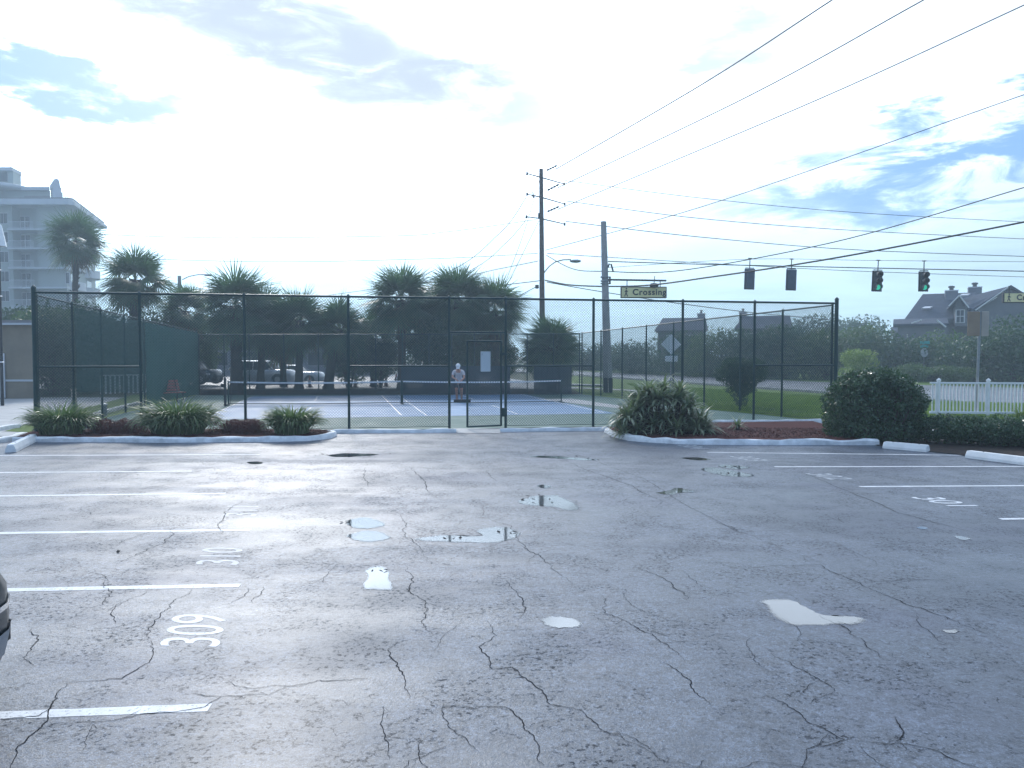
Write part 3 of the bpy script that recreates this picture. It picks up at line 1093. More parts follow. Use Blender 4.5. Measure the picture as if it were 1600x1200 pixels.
# over the gate
g0, g1 = fl[-1], fr_[0]
rt = thing('fence_header', g0, 'chain-link panel with rails spanning above the court gate', 'fence panel')
dd = g1 - g0
MB().tube([(0, 0, 3.49), (dd.x, dd.y, 3.49)], .03, 7).build('rail', vinyl, rt, True)
MB().tube([(0, 0, 2.58), (dd.x, dd.y, 2.58)], .024, 7).build('rail', vinyl, rt, True)
m = MB()
chain(m, (0, 0), (dd.x, dd.y), 3.49, 3.49, .072, .0040, 2.58)
m.build('wire_mesh', vinyl, rt)
# gate leaf, standing ajar in the right half of the opening
ga, gb = onfront(783), onfront(731)
gt = thing('court_gate', ga, 'green chain-link gate standing ajar at the entrance to the courts', 'gate')
gd = (gb - ga) + Vector((0, -.25, 0))
gl = gd.length
ux = gd.normalized()
fm = MB()
for q in (Vector((0, 0, 0)), gd):
    fm.tube([q + Vector((0, 0, .06)), q + Vector((0, 0, 2.34))], .028, 8)
for z in (.07, 2.34):
    fm.tube([Vector((0, 0, z)), gd + Vector((0, 0, z))], .024, 8)
fm.build('frame', vinyl, gt, True)
m = MB()
chain(m, (0, 0), (gd.x, gd.y), 2.33, 2.33, .072, .0040, .08)
m.build('wire_mesh', vinyl, gt)
for z in (.35, 2.0):
    MB().box(-.02, .14, -.035, .035, z - .04, z + .04).build('hinge', vinyl, gt)
m = MB()
m.bbox(.02, .16, -.09, -.02, .33, .55, .015)
m.build('latch_box', vinyl, gt)
# notice on the gate
sb = ga + ux * .33
nb_ = thing('notice_board', sb + Vector((0, 0, 1.35)), 'pale blank rounded notice panel wired to the court gate', 'sign')
ang = math.atan2(ux.y, ux.x)
nb_.rotation_euler = (0, 0, ang)
MB().bbox(-.0, .28, .035, .05, .18, .72, .018).build('panel', boardm, nb_)
nm_ = MB()
nm_.box(.22, .25, .052, .055, .62, .67)
nm_.build('small_mark', pm('print_grey', (0.38, 0.43, 0.46), (0.42, 0.47, 0.5), 20, 0.5), nb_)

# side and back fences
def lerpt(a, b, n, z0, z1, ts=None):
    ts = ts or [i / n for i in range(n + 1)]
    return [a.lerp(b, t) for t in ts], [z0 + (z1 - z0) * t for t in ts]


A2, B2 = A + Vector((-.08, .22, 0)), B + Vector((-.03, .22, 0))
pts, zs = lerpt(A2, D, 8, 3.45, 3.15)
fence('chain_link_fence', 'green chain-link fence along the left side of the court', pts, zs, .034, (5, 6), 1.65, (), .11, .0045)
lf_pts, lf_zs = pts, zs
pts, zs = lerpt(B2, Cc, 8, 3.43, 3.10)
fence('chain_link_fence', 'green chain-link fence along the right side of the court by the lawn', pts, zs, .034, (), 1.65, (), .11, .0045)
D2, C2 = D + Vector((.12, -.05, 0)), Cc + Vector((-.12, -.08, 0))
bl_px = [0, .065, .13, .22, .31, .385, .46, .53, .60, .66, .72, .79, .86, .93, 1]
pts, zs = lerpt(D2, C2, 0, 3.0, 3.06, bl_px)
fence('chain_link_fence', 'green chain-link fence across the far end of the court in front of the palms', pts, zs, .03, (), 1.5, (), .11, .0045)
bk_pts = pts


def screen(name, label, a, b, za0, za1, zb0, zb1, off, mat, nx=40, nz=8, sag=.05):
    a, b = Vector((a[0], a[1], 0)), Vector((b[0], b[1], 0))
    d = (b - a).normalized()
    n = Vector((-d.y, d.x, 0)) * off
    vs, fs = [], []
    for i in range(nx + 1):
        u = i / nx
        for j in range(nz + 1):
            t = j / nz
            p = a.lerp(b, u) + n * (1 + random.uniform(-.5, .5) * sag / abs(off))
            p.z = (za0 + (za1 - za0) * t) * (1 - u) + (zb0 + (zb1 - zb0) * t) * u
            if j in (0, nz):
                p.z += -.012 * math.sin(u * math.pi * 6) ** 2
            vs.append(p)
    for i in range(nx):
        for j in range(nz):
            q = i * (nz + 1) + j
            fs.append((q, q + nz + 1, q + nz + 2, q + 1))
    o = MB().add(vs, fs).build(name, mat, smooth=True)
    return tag(o, label, 'windscreen', 'windscreen cloths tied to the court fences')


screen('windscreen', 'teal shade cloth on the far half of the left side fence, behind the bench', lf_pts[4], lf_pts[8], .12, 3.2, .05, 3.1, -.06, screen_teal)
screen('windscreen', 'teal shade cloth on the near half of the left side fence', lf_pts[1], lf_pts[4], .95, 3.3, .6, 3.2, -.06, screenm_('shade_cloth_thin', (0.03, 0.10, 0.10), 0.55))


def onback(px):
    d = ray(px, 600)
    k = d.x / d.y
    s = (C2.y - D2.y) / (C2.x - D2.x)
    y = (D2.y - s * D2.x) / (1 - s * k)
    return Vector((k * y, y, 0))


screen('windscreen', 'dark windscreen low on the far fence behind the person', onback(627), onback(797), .02, 1.45, .02, 1.45, -.06, screen_dark)
screen('windscreen', 'dark windscreen low on the far fence at its right end', onback(834), onback(893), .02, 1.45, .02, 1.45, -.06, screen_dark)
# low dark edging board along back fence
eb = MB()
a, b = D + Vector((.2, -.12, 0)), onback(625) + Vector((0, -.07, 0))
d = (b - a).normalized()
eb.prism([a, b, b + Vector((0, .05, 0)), a + Vector((0, .05, 0))], 0, .26)
eb = eb.build('edging_board', darkbd)
tag(eb, 'low dark brown board along the foot of the far fence', 'edging board')

# ------------------------------------------------------------------ pickleball nets
def net(a, b, label, h=.92, sagm=.05):
    rt = thing('court_net', a, label, 'net', 'nets on the blue courts')
    L = b - a
    for q in (Vector((0, 0, 0)), L):
        MB().tube([q, q + Vector((0, 0, h + .02))], .028, 8).build('net_post', vinyl, rt, True)
        d = vdir * .45
        MB().tube([q - d + Vector((0, 0, .03)), q + d + Vector((0, 0, .03))], .025, 6).build('foot', vinyl, rt, True)
    vs, fs = [], []
    tp = MB()
    n = 24
    pts = []
    for i in range(n + 1):
        u = i / n
        s = 4 * u * (1 - u)
        p = L * u
        zt = h - sagm * s
        vs += [(p.x, p.y, .14), (p.x, p.y, zt - .03)]
        pts.append((p.x, p.y, zt))
    for i in range(n):
        fs.append((2 * i, 2 * i + 2, 2 * i + 3, 2 * i + 1))
    MB().add(vs, fs).build('netting', netting, rt)
    ms = MB()
    for i in range(int(L.length / .12)):
        u = i * .12 / L.length
        p = L * u
        ms.box(p.x - .002, p.x + .002, p.y - .002, p.y + .002, .14, h - .05)
    for z in np.arange(.14, h - .1, .1):
        ms.tube([(0, 0, z), (L.x, L.y, z)], .002, 3)
    ms.build('net_cord', netm, rt)
    rings = []
    dn = Vector((-L.y, L.x, 0)).normalized() * .012
    for p in pts:
        p = Vector(p)
        rings.append([p - dn - Vector((0, 0, .035)), p + dn - Vector((0, 0, .035)), p + dn + Vector((0, 0, .022)), p - dn + Vector((0, 0, .022))])
    tp.loft(rings).build('top_tape', tapem, rt)
    MB().tube([(0, 0, .06), (L.x * .5, L.y * .5, .03), (L.x, L.y, .06)], .018, 6).build('base_bar', vinyl, rt, True)
    return rt


net(netL0, netL1, 'pickleball net on the left court with white top tape')
net(netR0, netR1, 'pickleball net on the right court, beside the gate and the person')
# old tennis post with winder
tp = thing('net_post', G(352, 634), 'dark tennis net post with winder left of the left net', 'post')
MB().lathe([(.05, 0), (.05, 1.08), (.035, 1.12), (.005, 1.13)], (0, 0, 0), 10).build('post', darkm, tp, True)
MB().bbox(-.16, -.05, -.05, .05, .72, .86, .015).build('winder', darkm, tp)
MB().tube([(.05, 0, .98), (.22, 0, .95), (.25, 0, .6), (.2, 0, .1)], .012, 5).build('strap', darkm, tp)


# ================================================================== PLANTS
def leaves_np(centers, n, size, seed, squash=(1, 1, 1), aspect=.5, droop=0.0, surf=.0):
    """centers: list of (x,y,z,rx,ry,rz). returns verts, quads of folded leaf quads spread in the lobes"""
    rng = np.random.default_rng(seed)
    c = np.array(centers, dtype=np.float64)
    w = (c[:, 3] * c[:, 4] + c[:, 3] * c[:, 5]) ** 1.0
    idx = rng.choice(len(c), n, p=w / w.sum())
    d = rng.normal(size=(n, 3))
    d /= np.linalg.norm(d, axis=1)[:, None]
    rad = rng.random(n) ** (1 / 3.0) * (1 - surf) + surf * (0.86 + .2 * rng.random(n))
    lump = 1 + .13 * np.sin(d[:, 0] * 7 + idx) * np.cos(d[:, 2] * 6 + idx * 2)
    p = c[idx, :3] + d * (rad * lump)[:, None] * c[idx, 3:6]
    # leaf frame
    nrm = d + rng.normal(size=(n, 3)) * .8
    nrm /= np.linalg.norm(nrm, axis=1)[:, None]
    t = np.cross(nrm, rng.normal(size=(n, 3)))
    t /= np.linalg.norm(t, axis=1)[:, None]
    t[:, 2] -= droop
    t /= np.linalg.norm(t, axis=1)[:, None]
    b = np.cross(nrm, t)
    b /= np.linalg.norm(b, axis=1)[:, None]
    s = size * (0.6 + .8 * rng.random(n))[:, None]
    v0 = p - t * s * .5
    v1 = p + b * s * aspect * .5 - nrm * s * .06
    v2 = p + t * s * .5
    v3 = p - b * s * aspect * .5 - nrm * s * .06
    V = np.stack([v0, v1, v2, v3], 1).reshape(-1, 3)
    Q = np.arange(4 * n).reshape(-1, 4)
    return V, Q


def lobes(w, d, z0, z1, n, seed, spread=.6, top=1.0):
    """random lobes filling a crown of width w, depth d between z0 and z1"""
    r = random.Random(seed)
    out = []
    hz = (z1 - z0) / 2
    for i in range(n):
        a = r.uniform(0, 6.28)
        q = math.sqrt(r.random())
        zz = r.uniform(-1, 1)
        k = math.sqrt(max(0.05, 1 - zz * zz * .8)) * spread * q
        s = r.uniform(.30, .5)
        out.append((math.cos(a) * k * w / 2, math.sin(a) * k * d / 2, (z0 + z1) / 2 + zz * hz * .62, w / 2 * s, d / 2 * s, hz * s * r.uniform(.8, 1.1)))
    return out


def bush(name, label, cat, pos, w, d, h, mat, n, size, seed, z0=.0, nl=14, group=None, stem=True, surf=.3, aspect=.5, smat=bark2):
    rt = thing(name, (pos[0], pos[1], 0), label, cat, group)
    L = lobes(w, d, z0, h, nl, seed)
    V, Q = leaves_np(L, n, size, seed, surf=surf, aspect=aspect)
    fast_mesh('foliage', V, Q, mat, rt)
    if stem:
        m = MB()
        r = random.Random(seed)
        for l in L[:max(3, nl // 2)]:
            rr = max(.012, h * .012)
            m.tube([(l[0] * .12, l[1] * .12, -.02), (l[0] * .4, l[1] * .4, max(.1, l[2] * .5)), (l[0], l[1], l[2])], [rr * 1.6, rr, rr * .35], 6)
        m.build('stem', smat, rt, True)
    return rt


def tree(label, pos, w, h, z0, mat, n, size, seed, group=None, trunk_r=.16, nl=18, name='broadleaf_tree'):
    rt = thing(name, (pos[0], pos[1], 0), label, 'tree', group)
    L = lobes(w, w * .9, z0, h, nl, seed)
    V, Q = leaves_np(L, n, size, seed, surf=.25, aspect=.55)
    fast_mesh('crown', V, Q, mat, rt)
    m = MB()
    zt = z0 + (h - z0) * .25
    m.tube([(0, 0, -.1), (.05, 0, zt * .5), (-.03, .02, zt), (0, 0, zt + (h - zt) * .4)], [trunk_r * 1.3, trunk_r, trunk_r * .8, trunk_r * .4], 9)
    for l in L[:8]:
        m.tube([(0, 0, zt * .8), (l[0] * .5, l[1] * .5, (zt + l[2]) / 2), (l[0], l[1], l[2])], [trunk_r * .55, trunk_r * .35, trunk_r * .12], 6)
    m.build('trunk', bark2, rt, True)
    return rt


def fronds_np(n, seed, pet=1.0, fan=.95, el0=-35, el1=85, nleaf=24, k=1.0):
    """fan palm crown round the origin"""
    r = random.Random(seed)
    V, Q = [], []

    def quad(a, b, c, d):
        o = len(V)
        V.extend([a, b, c, d])
        Q.append((o, o + 1, o + 2, o + 3))
    for i in range(n):
        az = i * 2.39996 + r.uniform(-.3, .3)
        u = (i + .5) / n
        el = R(el1 + (el0 - el1) * u ** 1.0 + r.uniform(-12, 12))
        pl_ = pet * r.uniform(.62, 1.12) * (1 - .12 * max(0, math.sin(el)))
        d = Vector((math.cos(az) * math.cos(el), math.sin(az) * math.cos(el), math.sin(el)))
        side = d.cross(Vector((0, 0, 1)))
        if side.length < .05:
            side = Vector((1, 0, 0))
        side.normalize()
        nr = side.cross(d).normalized()
        sag = .04 + .10 * r.random()
        e = d * pl_ - Vector((0, 0, sag * pl_ * max(.2, math.cos(el))))
        m_ = d * pl_ * .5
        w = .022
        quad(-side * w, side * w, m_ + side * w, m_ - side * w)
        quad(m_ - side * w, m_ + side * w, e + side * w * .8, e - side * w * .8)
        d2 = (e - m_).normalized()
        nr = side.cross(d2).normalized()
        tw = r.uniform(-.6, .6)
        sd = (side * math.cos(tw) + nr * math.sin(tw)).normalized()
        nr2 = d2.cross(sd).normalized()
        fl_ = fan * r.uniform(.85, 1.12) * k
        for j in range(nleaf):
            a = R(-118 + 236 * j / (nleaf - 1)) + r.uniform(-.03, .03)
            ll = fl_ * (1 - .32 * abs(a) / R(118)) * r.uniform(.88, 1.06)
            ld = d2 * math.cos(a) + sd * math.sin(a) + nr2 * (.18 * abs(math.sin(a)))
            ld.normalize()
            ls = (d2 * -math.sin(a) + sd * math.cos(a)).normalized()
            p1 = e + ld * ll * .5 - Vector((0, 0, .05 * ll))
            p2 = p1 + (ld * .5 - Vector((0, 0, r.uniform(.02, .26)))).normalized() * ll * .5
            w0, w1 = .010, .036 * r.uniform(.8, 1.2)
            quad(e - ls * w0, e + ls * w0, p1 + ls * w1, p1 - ls * w1)
            quad(p1 - ls * w1, p1 + ls * w1, p2 + ls * .004, p2 - ls * .004)
    return np.array([tuple(v) for v in V]), np.array(Q)


def palm(label, px, py_crown, r_px, Y, px_base=None, seed=1, n=42, tr=.17, dead=8, group='sabal palms behind the far fence', trunkw=1.0):
    c = P(px, py_crown + 4, Y)
    bx = P(px_base if px_base is not None else px, 600, Y).x
    s = r_px * Y / F / 1.30
    rt = thing('palm_tree', (bx, Y, 0), label, 'palm tree', group)
    top = Vector((c.x - bx, 0, c.z - .12 * s))
    m = MB()
    r = random.Random(seed)
    K = 22
    pts, rr = [], []
    for i in range(K + 1):
        t = i / K
        pts.append(Vector((top.x * t ** 1.5 + r.uniform(-.01, .01), 0, -.1 + (top.z + .1) * t)))
        flare = 1 + .55 * math.exp(-t * top.z / .45)
        rr.append(tr * trunkw * flare * (1.05 + (.07 if i % 2 else -.03)) * (1 + .25 * max(0, t - .8)))
    m.tube(pts, rr, 12)
    # old leaf boots
    for i in range(40):
        t = r.uniform(.55, .99)
        a = r.uniform(0, 6.28)
        p = Vector((top.x * t ** 1.5, 0, top.z * t)) + Vector((math.cos(a), math.sin(a), 0)) * tr * trunkw * .95
        q = p + Vector((math.cos(a) * .16, math.sin(a) * .16, .22))
        m.tube([p, q], [.04, .022], 4)
    m.build('trunk', bark, rt, True)
    V, Q = fronds_np(int(n * 1.15), seed, .84 * s, 1.08 * s, -48, 77, 30)
    fast_mesh('crown', V, Q, palmleaf, rt, loc=top)
    if dead:
        V, Q = fronds_np(dead, seed + 50, .9 * s, .8 * s, -80, -50, 16)
        fast_mesh('dead_fronds', V, Q, palmdead, rt, loc=top)
    return rt


# palms, from left to right
palm('tall sabal palm with a full crown in front of the apartment building', 119, 368, 45, 62, 117, 11, 46, .2, 12)
palm('sabal palm with ragged round crown and brown hanging fronds, right of the apartment building', 211, 428, 50, 46, 208, 12, 46, .24, 9)
palm('short sabal palm below the street lamp on the left', 290, 478, 40, 50, 290, 13, 38, .17, 4)
palm('broad sabal palm with thick trunk behind the dark parked car', 368, 468, 60, 45.0, 370, 14, 56, .32, 5, trunkw=.95)
palm('sabal palm with slim trunk in front of the silver SUV', 412, 490, 48, 45.5, 407, 15, 44, .19, 5)
palm('sabal palm with slim straight trunk, third trunk left of the orange cones', 470, 492, 50, 45.2, 467, 16, 46, .2, 5)
palm('low leaning sabal palm with flared trunk between the two traffic cones', 530, 505, 44, 44.8, 513, 17, 44, .24, 5)
palm('large sabal palm with dense crown, left of the person', 627, 460, 55, 45.0, 628, 18, 56, .22, 6)
palm('tall sabal palm with the highest crown, above the person', 716, 459, 52, 45.4, 712, 19, 54, .22, 6)
palm('sabal palm crowded behind the gate, left of the utility pole', 772, 478, 50, 46.2, 775, 20, 50, .24, 6)
palm('lower sabal palm beside the large dense-crowned one', 665, 505, 48, 47.2, 668, 21, 50, .22, 8)
palm('short bushy sabal palm at the foot of the wooden utility pole', 862, 535, 47, 43.0, 862, 22, 52, .22, 10)
palm('low palm with its crown hanging to the ground behind the windscreen', 745, 520, 46, 47.5, 740, 23, 48, .24, 10)

palm('sabal palm with its crown filling the gap between the slim trunk palms', 440, 512, 46, 48.5, 443, 24, 46, .17, 5)
palm('low sabal palm left of the large dense-crowned palm', 582, 522, 44, 48.5, 584, 25, 44, .18, 6)
palm('sabal palm wedged between the two tallest crowns', 682, 488, 48, 49.0, 684, 26, 50, .2, 6)
# shrubs under the palms
UG = 'shrubs filling the gaps under the palms'
for i, (lb, px, y, w, h) in enumerate((('dark shrub under the palms directly behind the person', 690, 44.3, 4.4, 3.4), ('dense shrub below the tallest palm by the gate', 728, 49.5, 3.2, 2.0),
                                   ('low dark shrub between the gate sign and the right palms', 778, 48.5, 3.0, 2.6), ('dense evergreen shrub under the short bushy palm', 862, 44.5, 3.3, 2.9),
                                   ('dark shrub around the base of the low leaning palm', 545, 47.5, 3.6, 3.2), ('leggy shrub left of the large dense-crowned palm', 594, 47.0, 3.0, 2.1))):
    bush('shrub', lb, 'shrub', P(px, 600, y), w * 1.15, w * .9, h * 1.35, leaf_dark, int(5200 * w / 3), .17, 100 + i, .1, 14, UG)

# trees beyond the left fence
TG = 'trees beyond the left fence'
for i, (lb, px, y, w, h, z0) in enumerate((('dark broad tree in front of the apartment building at the corner post', 86, 44, 5.5, 5.4, .3), ('dense tree behind the left fence under the tall palm', 150, 47, 6.0, 5.6, .3),
                                     ('bushy tree right of the palm with brown fronds', 238, 50, 5.6, 4.9, .3), ('dark tree beyond the windscreen behind the bench', 305, 52, 5.4, 4.6, .3),
                                     ('tree with light leaves above the tan wall', 32, 52, 5.0, 5.3, 1.5), ('low thick tree between the first two palms', 192, 55, 6.5, 5.2, .3))):
    tree(lb, P(px, 600, y), w, h, z0, leaf_dark if i % 3 else leaf_mid, 8500, .2, 200 + i, TG)
for i, (lb, px, y, w, h) in enumerate((('thick dark bush right of the tan building beyond the left fence', 84, 38.5, 4.6, 4.6), ('tall dark bush beyond the left fence, before the first fence bay ends', 128, 40, 4.6, 4.7),
                                 ('tall dark bush beyond the left fence behind the white railing', 172, 42, 4.8, 4.5), ('dark bush at the end of the white railing', 222, 44, 4.4, 4.2))):
    bush('bush', lb, 'bush', P(px, 600, y), w, w * .8, h, leaf_dark, 8000, .17, 240 + i, -.6, 18, 'bushes beyond the left fence')

# across the road
RG = 'trees and bushes across the road'
k_ = 0
for (lb, px, y, w, top_px, mt) in (('dark thicket tree at the left end of the row across the road', 925, 105, 11, 530, leaf_dark), ('rounded dark tree left of the diamond sign', 985, 84, 9, 528, leaf_dark),
                              ('dark tree behind the diamond sign', 1050, 78, 9.5, 513, leaf_dark), ('dark tree right of the diamond sign', 1108, 72, 9, 514, leaf_mid),
                              ('broad dark tree above the cone-shaped bush', 1165, 68, 9, 510, leaf_dark), ('dark tree just left of the fence corner', 1225, 66, 9, 507, leaf_dark),
                              ('dark tree right behind the fence corner', 1290, 64, 8.5, 508, leaf_mid), ('tree with mottled leaves left of the stop sign', 1350, 62, 8.5, 504, leaf_mid),
                              ('dense dark tree behind the stop sign', 1412, 60, 8, 511, leaf_dark), ('dark tree below the dormer window', 1470, 60, 8, 514, leaf_mid),
                              ('dark tree behind the brown sign boards', 1530, 56, 7.5, 510, leaf_dark), ('dense dark tree at the right edge', 1585, 52, 7.5, 492, leaf_dark),
                              ('far dark tree in the skyline right of the fence corner', 1335, 110, 14, 487, leaf_dark), ('far pine-dark tree on the skyline above the fence corner', 1265, 112, 14, 490, leaf_dark), ('tall dark tree beyond the right edge of the sign boards', 1650, 54, 8, 495, leaf_dark)):
    zt = P(px, top_px, y).z
    tree(lb, P(px, 600, y), w * 1.08, zt, -1.2, mt, 8000 if w < 10 else 6000, .23 if w < 10 else .4, 300 + k_, RG, nl=20)
    k_ += 1
bush('bush', 'bright yellow-green bush at the roadside right of the fence corner', 'bush', P(1345, 600, 50), 3.6, 3, 2.5, leaf_yel, 3500, .16, 401, 0, 14, 'roadside bushes')
bush('bush', 'low rounded grey-green bush left of the brown sign boards', 'bush', P(1490, 600, 52), 4.6, 3, 1.4, leaf_mid, 3500, .12, 402, 0, 14, 'roadside bushes')
bush('bush', 'low green bush behind the round clipped shrub', 'bush', P(1425, 600, 48), 3.0, 2.5, 1.5, leaf_mid, 2600, .12, 403, 0, 12, 'roadside bushes')

# cone-shaped bush outside right fence
rt = thing('bush', G(1157, 637), 'dark bush narrow at its foot and wide at the top, outside the right fence', 'bush')
L = [(0, 0, .35, .28, .28, .35), (-.1, 0, .8, .5, .5, .4), (.15, .1, .85, .5, .5, .4), (-.4, 0, 1.25, .6, .55, .4), (.4, 0, 1.25, .6, .55, .42), (0, .2, 1.4, .7, .6, .45), (-.3, 0, 1.65, .45, .5, .25), (.5, 0, 1.6, .45, .45, .25)]
V, Q = leaves_np(L, 9000, .085, 55, surf=.3)
fast_mesh('foliage', V, Q, leaf_dark, rt)
MB().tube([(0, 0, -.05), (0, 0, .6), (.1, 0, 1.2)], [.05, .04, .02], 7).build('stem', bark2, rt, True)


# clipped round shrub and hedges near
def clipped(name, label, pos, L, n, size, seed, group=None, core=True):
    rt = thing(name, pos, label, 'hedge' if 'hedge' in name else 'shrub', group)
    V, Q = leaves_np(L, n, size, seed, surf=.75)
    V[:, 2] = np.maximum(V[:, 2], .02)
    fast_mesh('foliage', V, Q, leaf_hedge, rt)
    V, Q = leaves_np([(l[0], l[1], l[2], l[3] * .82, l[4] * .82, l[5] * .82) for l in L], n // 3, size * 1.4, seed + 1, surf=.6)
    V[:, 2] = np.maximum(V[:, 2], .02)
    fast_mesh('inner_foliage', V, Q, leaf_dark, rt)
    m = MB()
    for l in L:
        m.tube([(l[0] * .5, l[1] * .5, -.02), (l[0] * .8, l[1] * .8, l[2] * .6), (l[0], l[1], l[2] + l[5] * .5)], [.03, .02, .008], 6)
    m.build('stem', bark2, rt, True)
    return rt


cp = Vector((8.38, 17.75, 0))
L = [(0, 0, .75, .95, .85, .72), (-.42, -.1, .8, .75, .75, .62), (.48, 0, .82, .72, .75, .66), (0, 0, 1.15, .85, .75, .48), (-.55, 0, .45, .62, .7, .45), (.6, 0, .45, .6, .7, .45), (.25, -.1, 1.3, .6, .6, .33), (-.35, .1, 1.25, .55, .6, .33), (.75, 0, .85, .4, .5, .45)]
rr_ = random.Random(77)
for _ in range(46):
    a_, e_ = rr_.uniform(0, 6.28), rr_.uniform(.05, 1.5)
    s_ = rr_.uniform(.10, .22)
    L.append((math.cos(a_) * math.cos(e_) * 1.08, math.sin(a_) * math.cos(e_) * .95, .68 + math.sin(e_) * .86, s_, s_, s_ * .9))
for _ in range(12):
    a_ = _ / 12 * 6.28
    L.append((math.cos(a_) * .82, math.sin(a_) * .68, .26, .34, .32, .3))
clipped('clipped_shrub', 'large rounded clipped shrub with glossy dark leaves at the right end of the bed', cp, L, 26000, .062, 61)
hp0, hp1 = Vector((9.35, 17.2, 0)), Vector((14.5, 14.2, 0))
L = []
for i in range(22):
    t = i / 21
    p = (hp1 - hp0) * t
    L.append((p.x + random.uniform(-.06, .06), p.y + random.uniform(-.1, .1), .33, .42, .5, .32 + random.uniform(-.03, .05)))
clipped('low_hedge', 'low dark clipped hedge behind the wheel stops on the right', hp0, L, 30000, .055, 62)


def strap(rt_name, label, cat, pos, w, d, h, n, seed, mat, lw=.022, part='leaves', group=None, base=.5):
    """clump of arching strap leaves"""
    rt = thing(rt_name, pos, label, cat, group)
    r = random.Random(seed)
    V, Q = [], []
    for i in range(n):
        a0 = r.uniform(0, 6.28)
        q = math.sqrt(r.random())
        bx, by = math.cos(a0) * q * w * .30 * base * 2, math.sin(a0) * q * d * .30 * base * 2
        a = a0 + r.gauss(0, .5)
        lean = r.uniform(.15, 1.0) * (.35 + .65 * q)
        Ln = h * r.uniform(.72, 1.25) * (1 - .18 * q)
        dirx, diry = math.cos(a), math.sin(a)
        p = Vector((bx, by, 0))
        el = R(90 - 28 * lean)
        wd = lw * r.uniform(.7, 1.25)
        prev = None
        K = 5
        sx, sy = -diry, dirx
        tw = r.uniform(-.5, .5)
        for s in range(K + 1):
            ww = wd * (1 - (s / K) ** 2.2) + .002
            aa = Vector((p.x + sx * ww, p.y + sy * ww, p.z + tw * ww))
            bb = Vector((p.x - sx * ww, p.y - sy * ww, p.z - tw * ww))
            V += [tuple(aa), tuple(bb)]
            if s:
                o = len(V) - 4
                Q.append((o, o + 1, o + 3, o + 2))
            st = Ln / K
            p = p + Vector((dirx * math.cos(el), diry * math.cos(el), math.sin(el))) * st
            el -= R(12 + 30 * lean * (s + 1) / K * 1.4)
            if p.z < .03:
                p.z = .03
    fast_mesh(part, np.array(V), np.array(Q), mat, rt)
    return rt


BG = 'strap-leaved clumps in the left bed'
strap('grass_clump', 'strap-leaved clump at the left end of the bed beside the corner post', 'plant', gz(86, 686) + Vector((0, .25, .08)), 1.65, .95, .88, 1000, 71, leaf_strap, .019, group=BG)
strap('grass_clump', 'widest and greenest strap-leaved clump in front of the maroon bench', 'plant', gz(268, 686) + Vector((0, .35, .08)), 2.0, 1.1, 1.0, 1250, 72, leaf_strap, .02, group=BG)
strap('grass_clump', 'strap-leaved clump at the rounded right end of the left bed', 'plant', gz(450, 686) + Vector((0, .35, .08)), 1.25, .9, .84, 850, 73, leaf_strap, .02, group=BG)
for (lb, px, w, sd_) in (('dark red low groundcover left of the widest clump', 170, 1.6, 81), ('dark red low groundcover between the two right clumps', 360, 1.7, 82)):
    rt = thing('red_groundcover', gz(px, 684) + Vector((0, .3, .05)), lb, 'plant', 'red groundcover in the left bed')
    L = [(random.uniform(-w / 2.6, w / 2.6), random.uniform(-.25, .3), .12, .3, .26, .25) for _ in range(11)]
    V, Q = leaves_np(L, 9000, .045, sd_, surf=.4)
    fast_mesh('leaves', V, Q, leaf_red, rt)


# rosettes
def rosette(V, Q, c, s, r, n=26, up=.5, tilt=None):
    for i in range(n):
        a = i * 2.4 + r.uniform(-.2, .2)
        u = (i + .5) / n
        el = R(80 - 75 * u ** .8 + r.uniform(-8, 8)) if up else R(40)
        ln_ = s * r.uniform(.8, 1.15)
        d = Vector((math.cos(a), math.sin(a), 0))
        sx = Vector((-d.y, d.x, 0))
        p = Vector(c)
        K = 4
        for k in range(K + 1):
            w = .032 * s / .5 * (1 - (k / K) ** 1.8) + .002
            V += [tuple(p + sx * w), tuple(p - sx * w)]
            if k:
                o = len(V) - 4
                Q.append((o, o + 1, o + 3, o + 2))
            p = p + (d * math.cos(el) + Vector((0, 0, math.sin(el)))) * ln_ / K
            el -= R(r.uniform(10, 24))


def rosette_shrub(name, label, pos, spots, seed, s=.5, n=26):
    rt = thing(name, pos, label, 'plant')
    r = random.Random(seed)
    V, Q = [], []
    st = MB()
    for (x, y, z) in spots:
        rosette(V, Q, (x, y, z), s * r.uniform(.85, 1.15), r, n)
        st.tube([(x * .6, y * .6, -.05), (x * .85, y * .85, z * .5), (x, y, z)], [.028, .024, .018], 6)
    fast_mesh('leaves', np.array(V), np.array(Q), leaf_aloe, rt)
    st.build('stem', bark2, rt, True)


ap_ = Vector((3.62, 18.55, .06))
spots = []
r = random.Random(5)
for i in range(60):
    u = r.uniform(-1, 1)
    x = u * 1.02
    env = (1 - abs(u + .05) ** 2.4)
    z = r.uniform(.08, 1.0) * (.15 + .80 * env)
    spots.append((x, r.uniform(-.75, .6) * (1 - z * .4), z))
spots += [(-.35, -.2, 1.02), (.05, 0, 1.08), (.42, -.1, 1.02), (-.15, -.35, .85), (.2, -.4, .8), (-.62, -.3, .7), (.65, -.3, .72)]
rosette_shrub('spiky_shrub', 'big mound of spiky grey-green rosettes at the left end of the right bed', ap_, spots, 91, .54, 30)
rosette_shrub('agave', 'small single spiky rosette in the red mulch of the right bed', gz(1157, 680) + Vector((0, .3, .08)), [(0, 0, .12), (.08, .1, .08)], 92, .36, 22)
rosette_shrub('agave', 'small dark rosette at the right foot of the spiky mound', gz(1108, 685) + Vector((0, .3, .08)), [(0, 0, .1), (-.2, .1, .16)], 93, .36, 22)
strap('grass_tuft', 'small light green tuft growing through the picket fence at the right edge', 'plant', G(1592, 655) + Vector((0, -.1, 0)), .3, .3, .55, 60, 95, leaf_yel, .018)


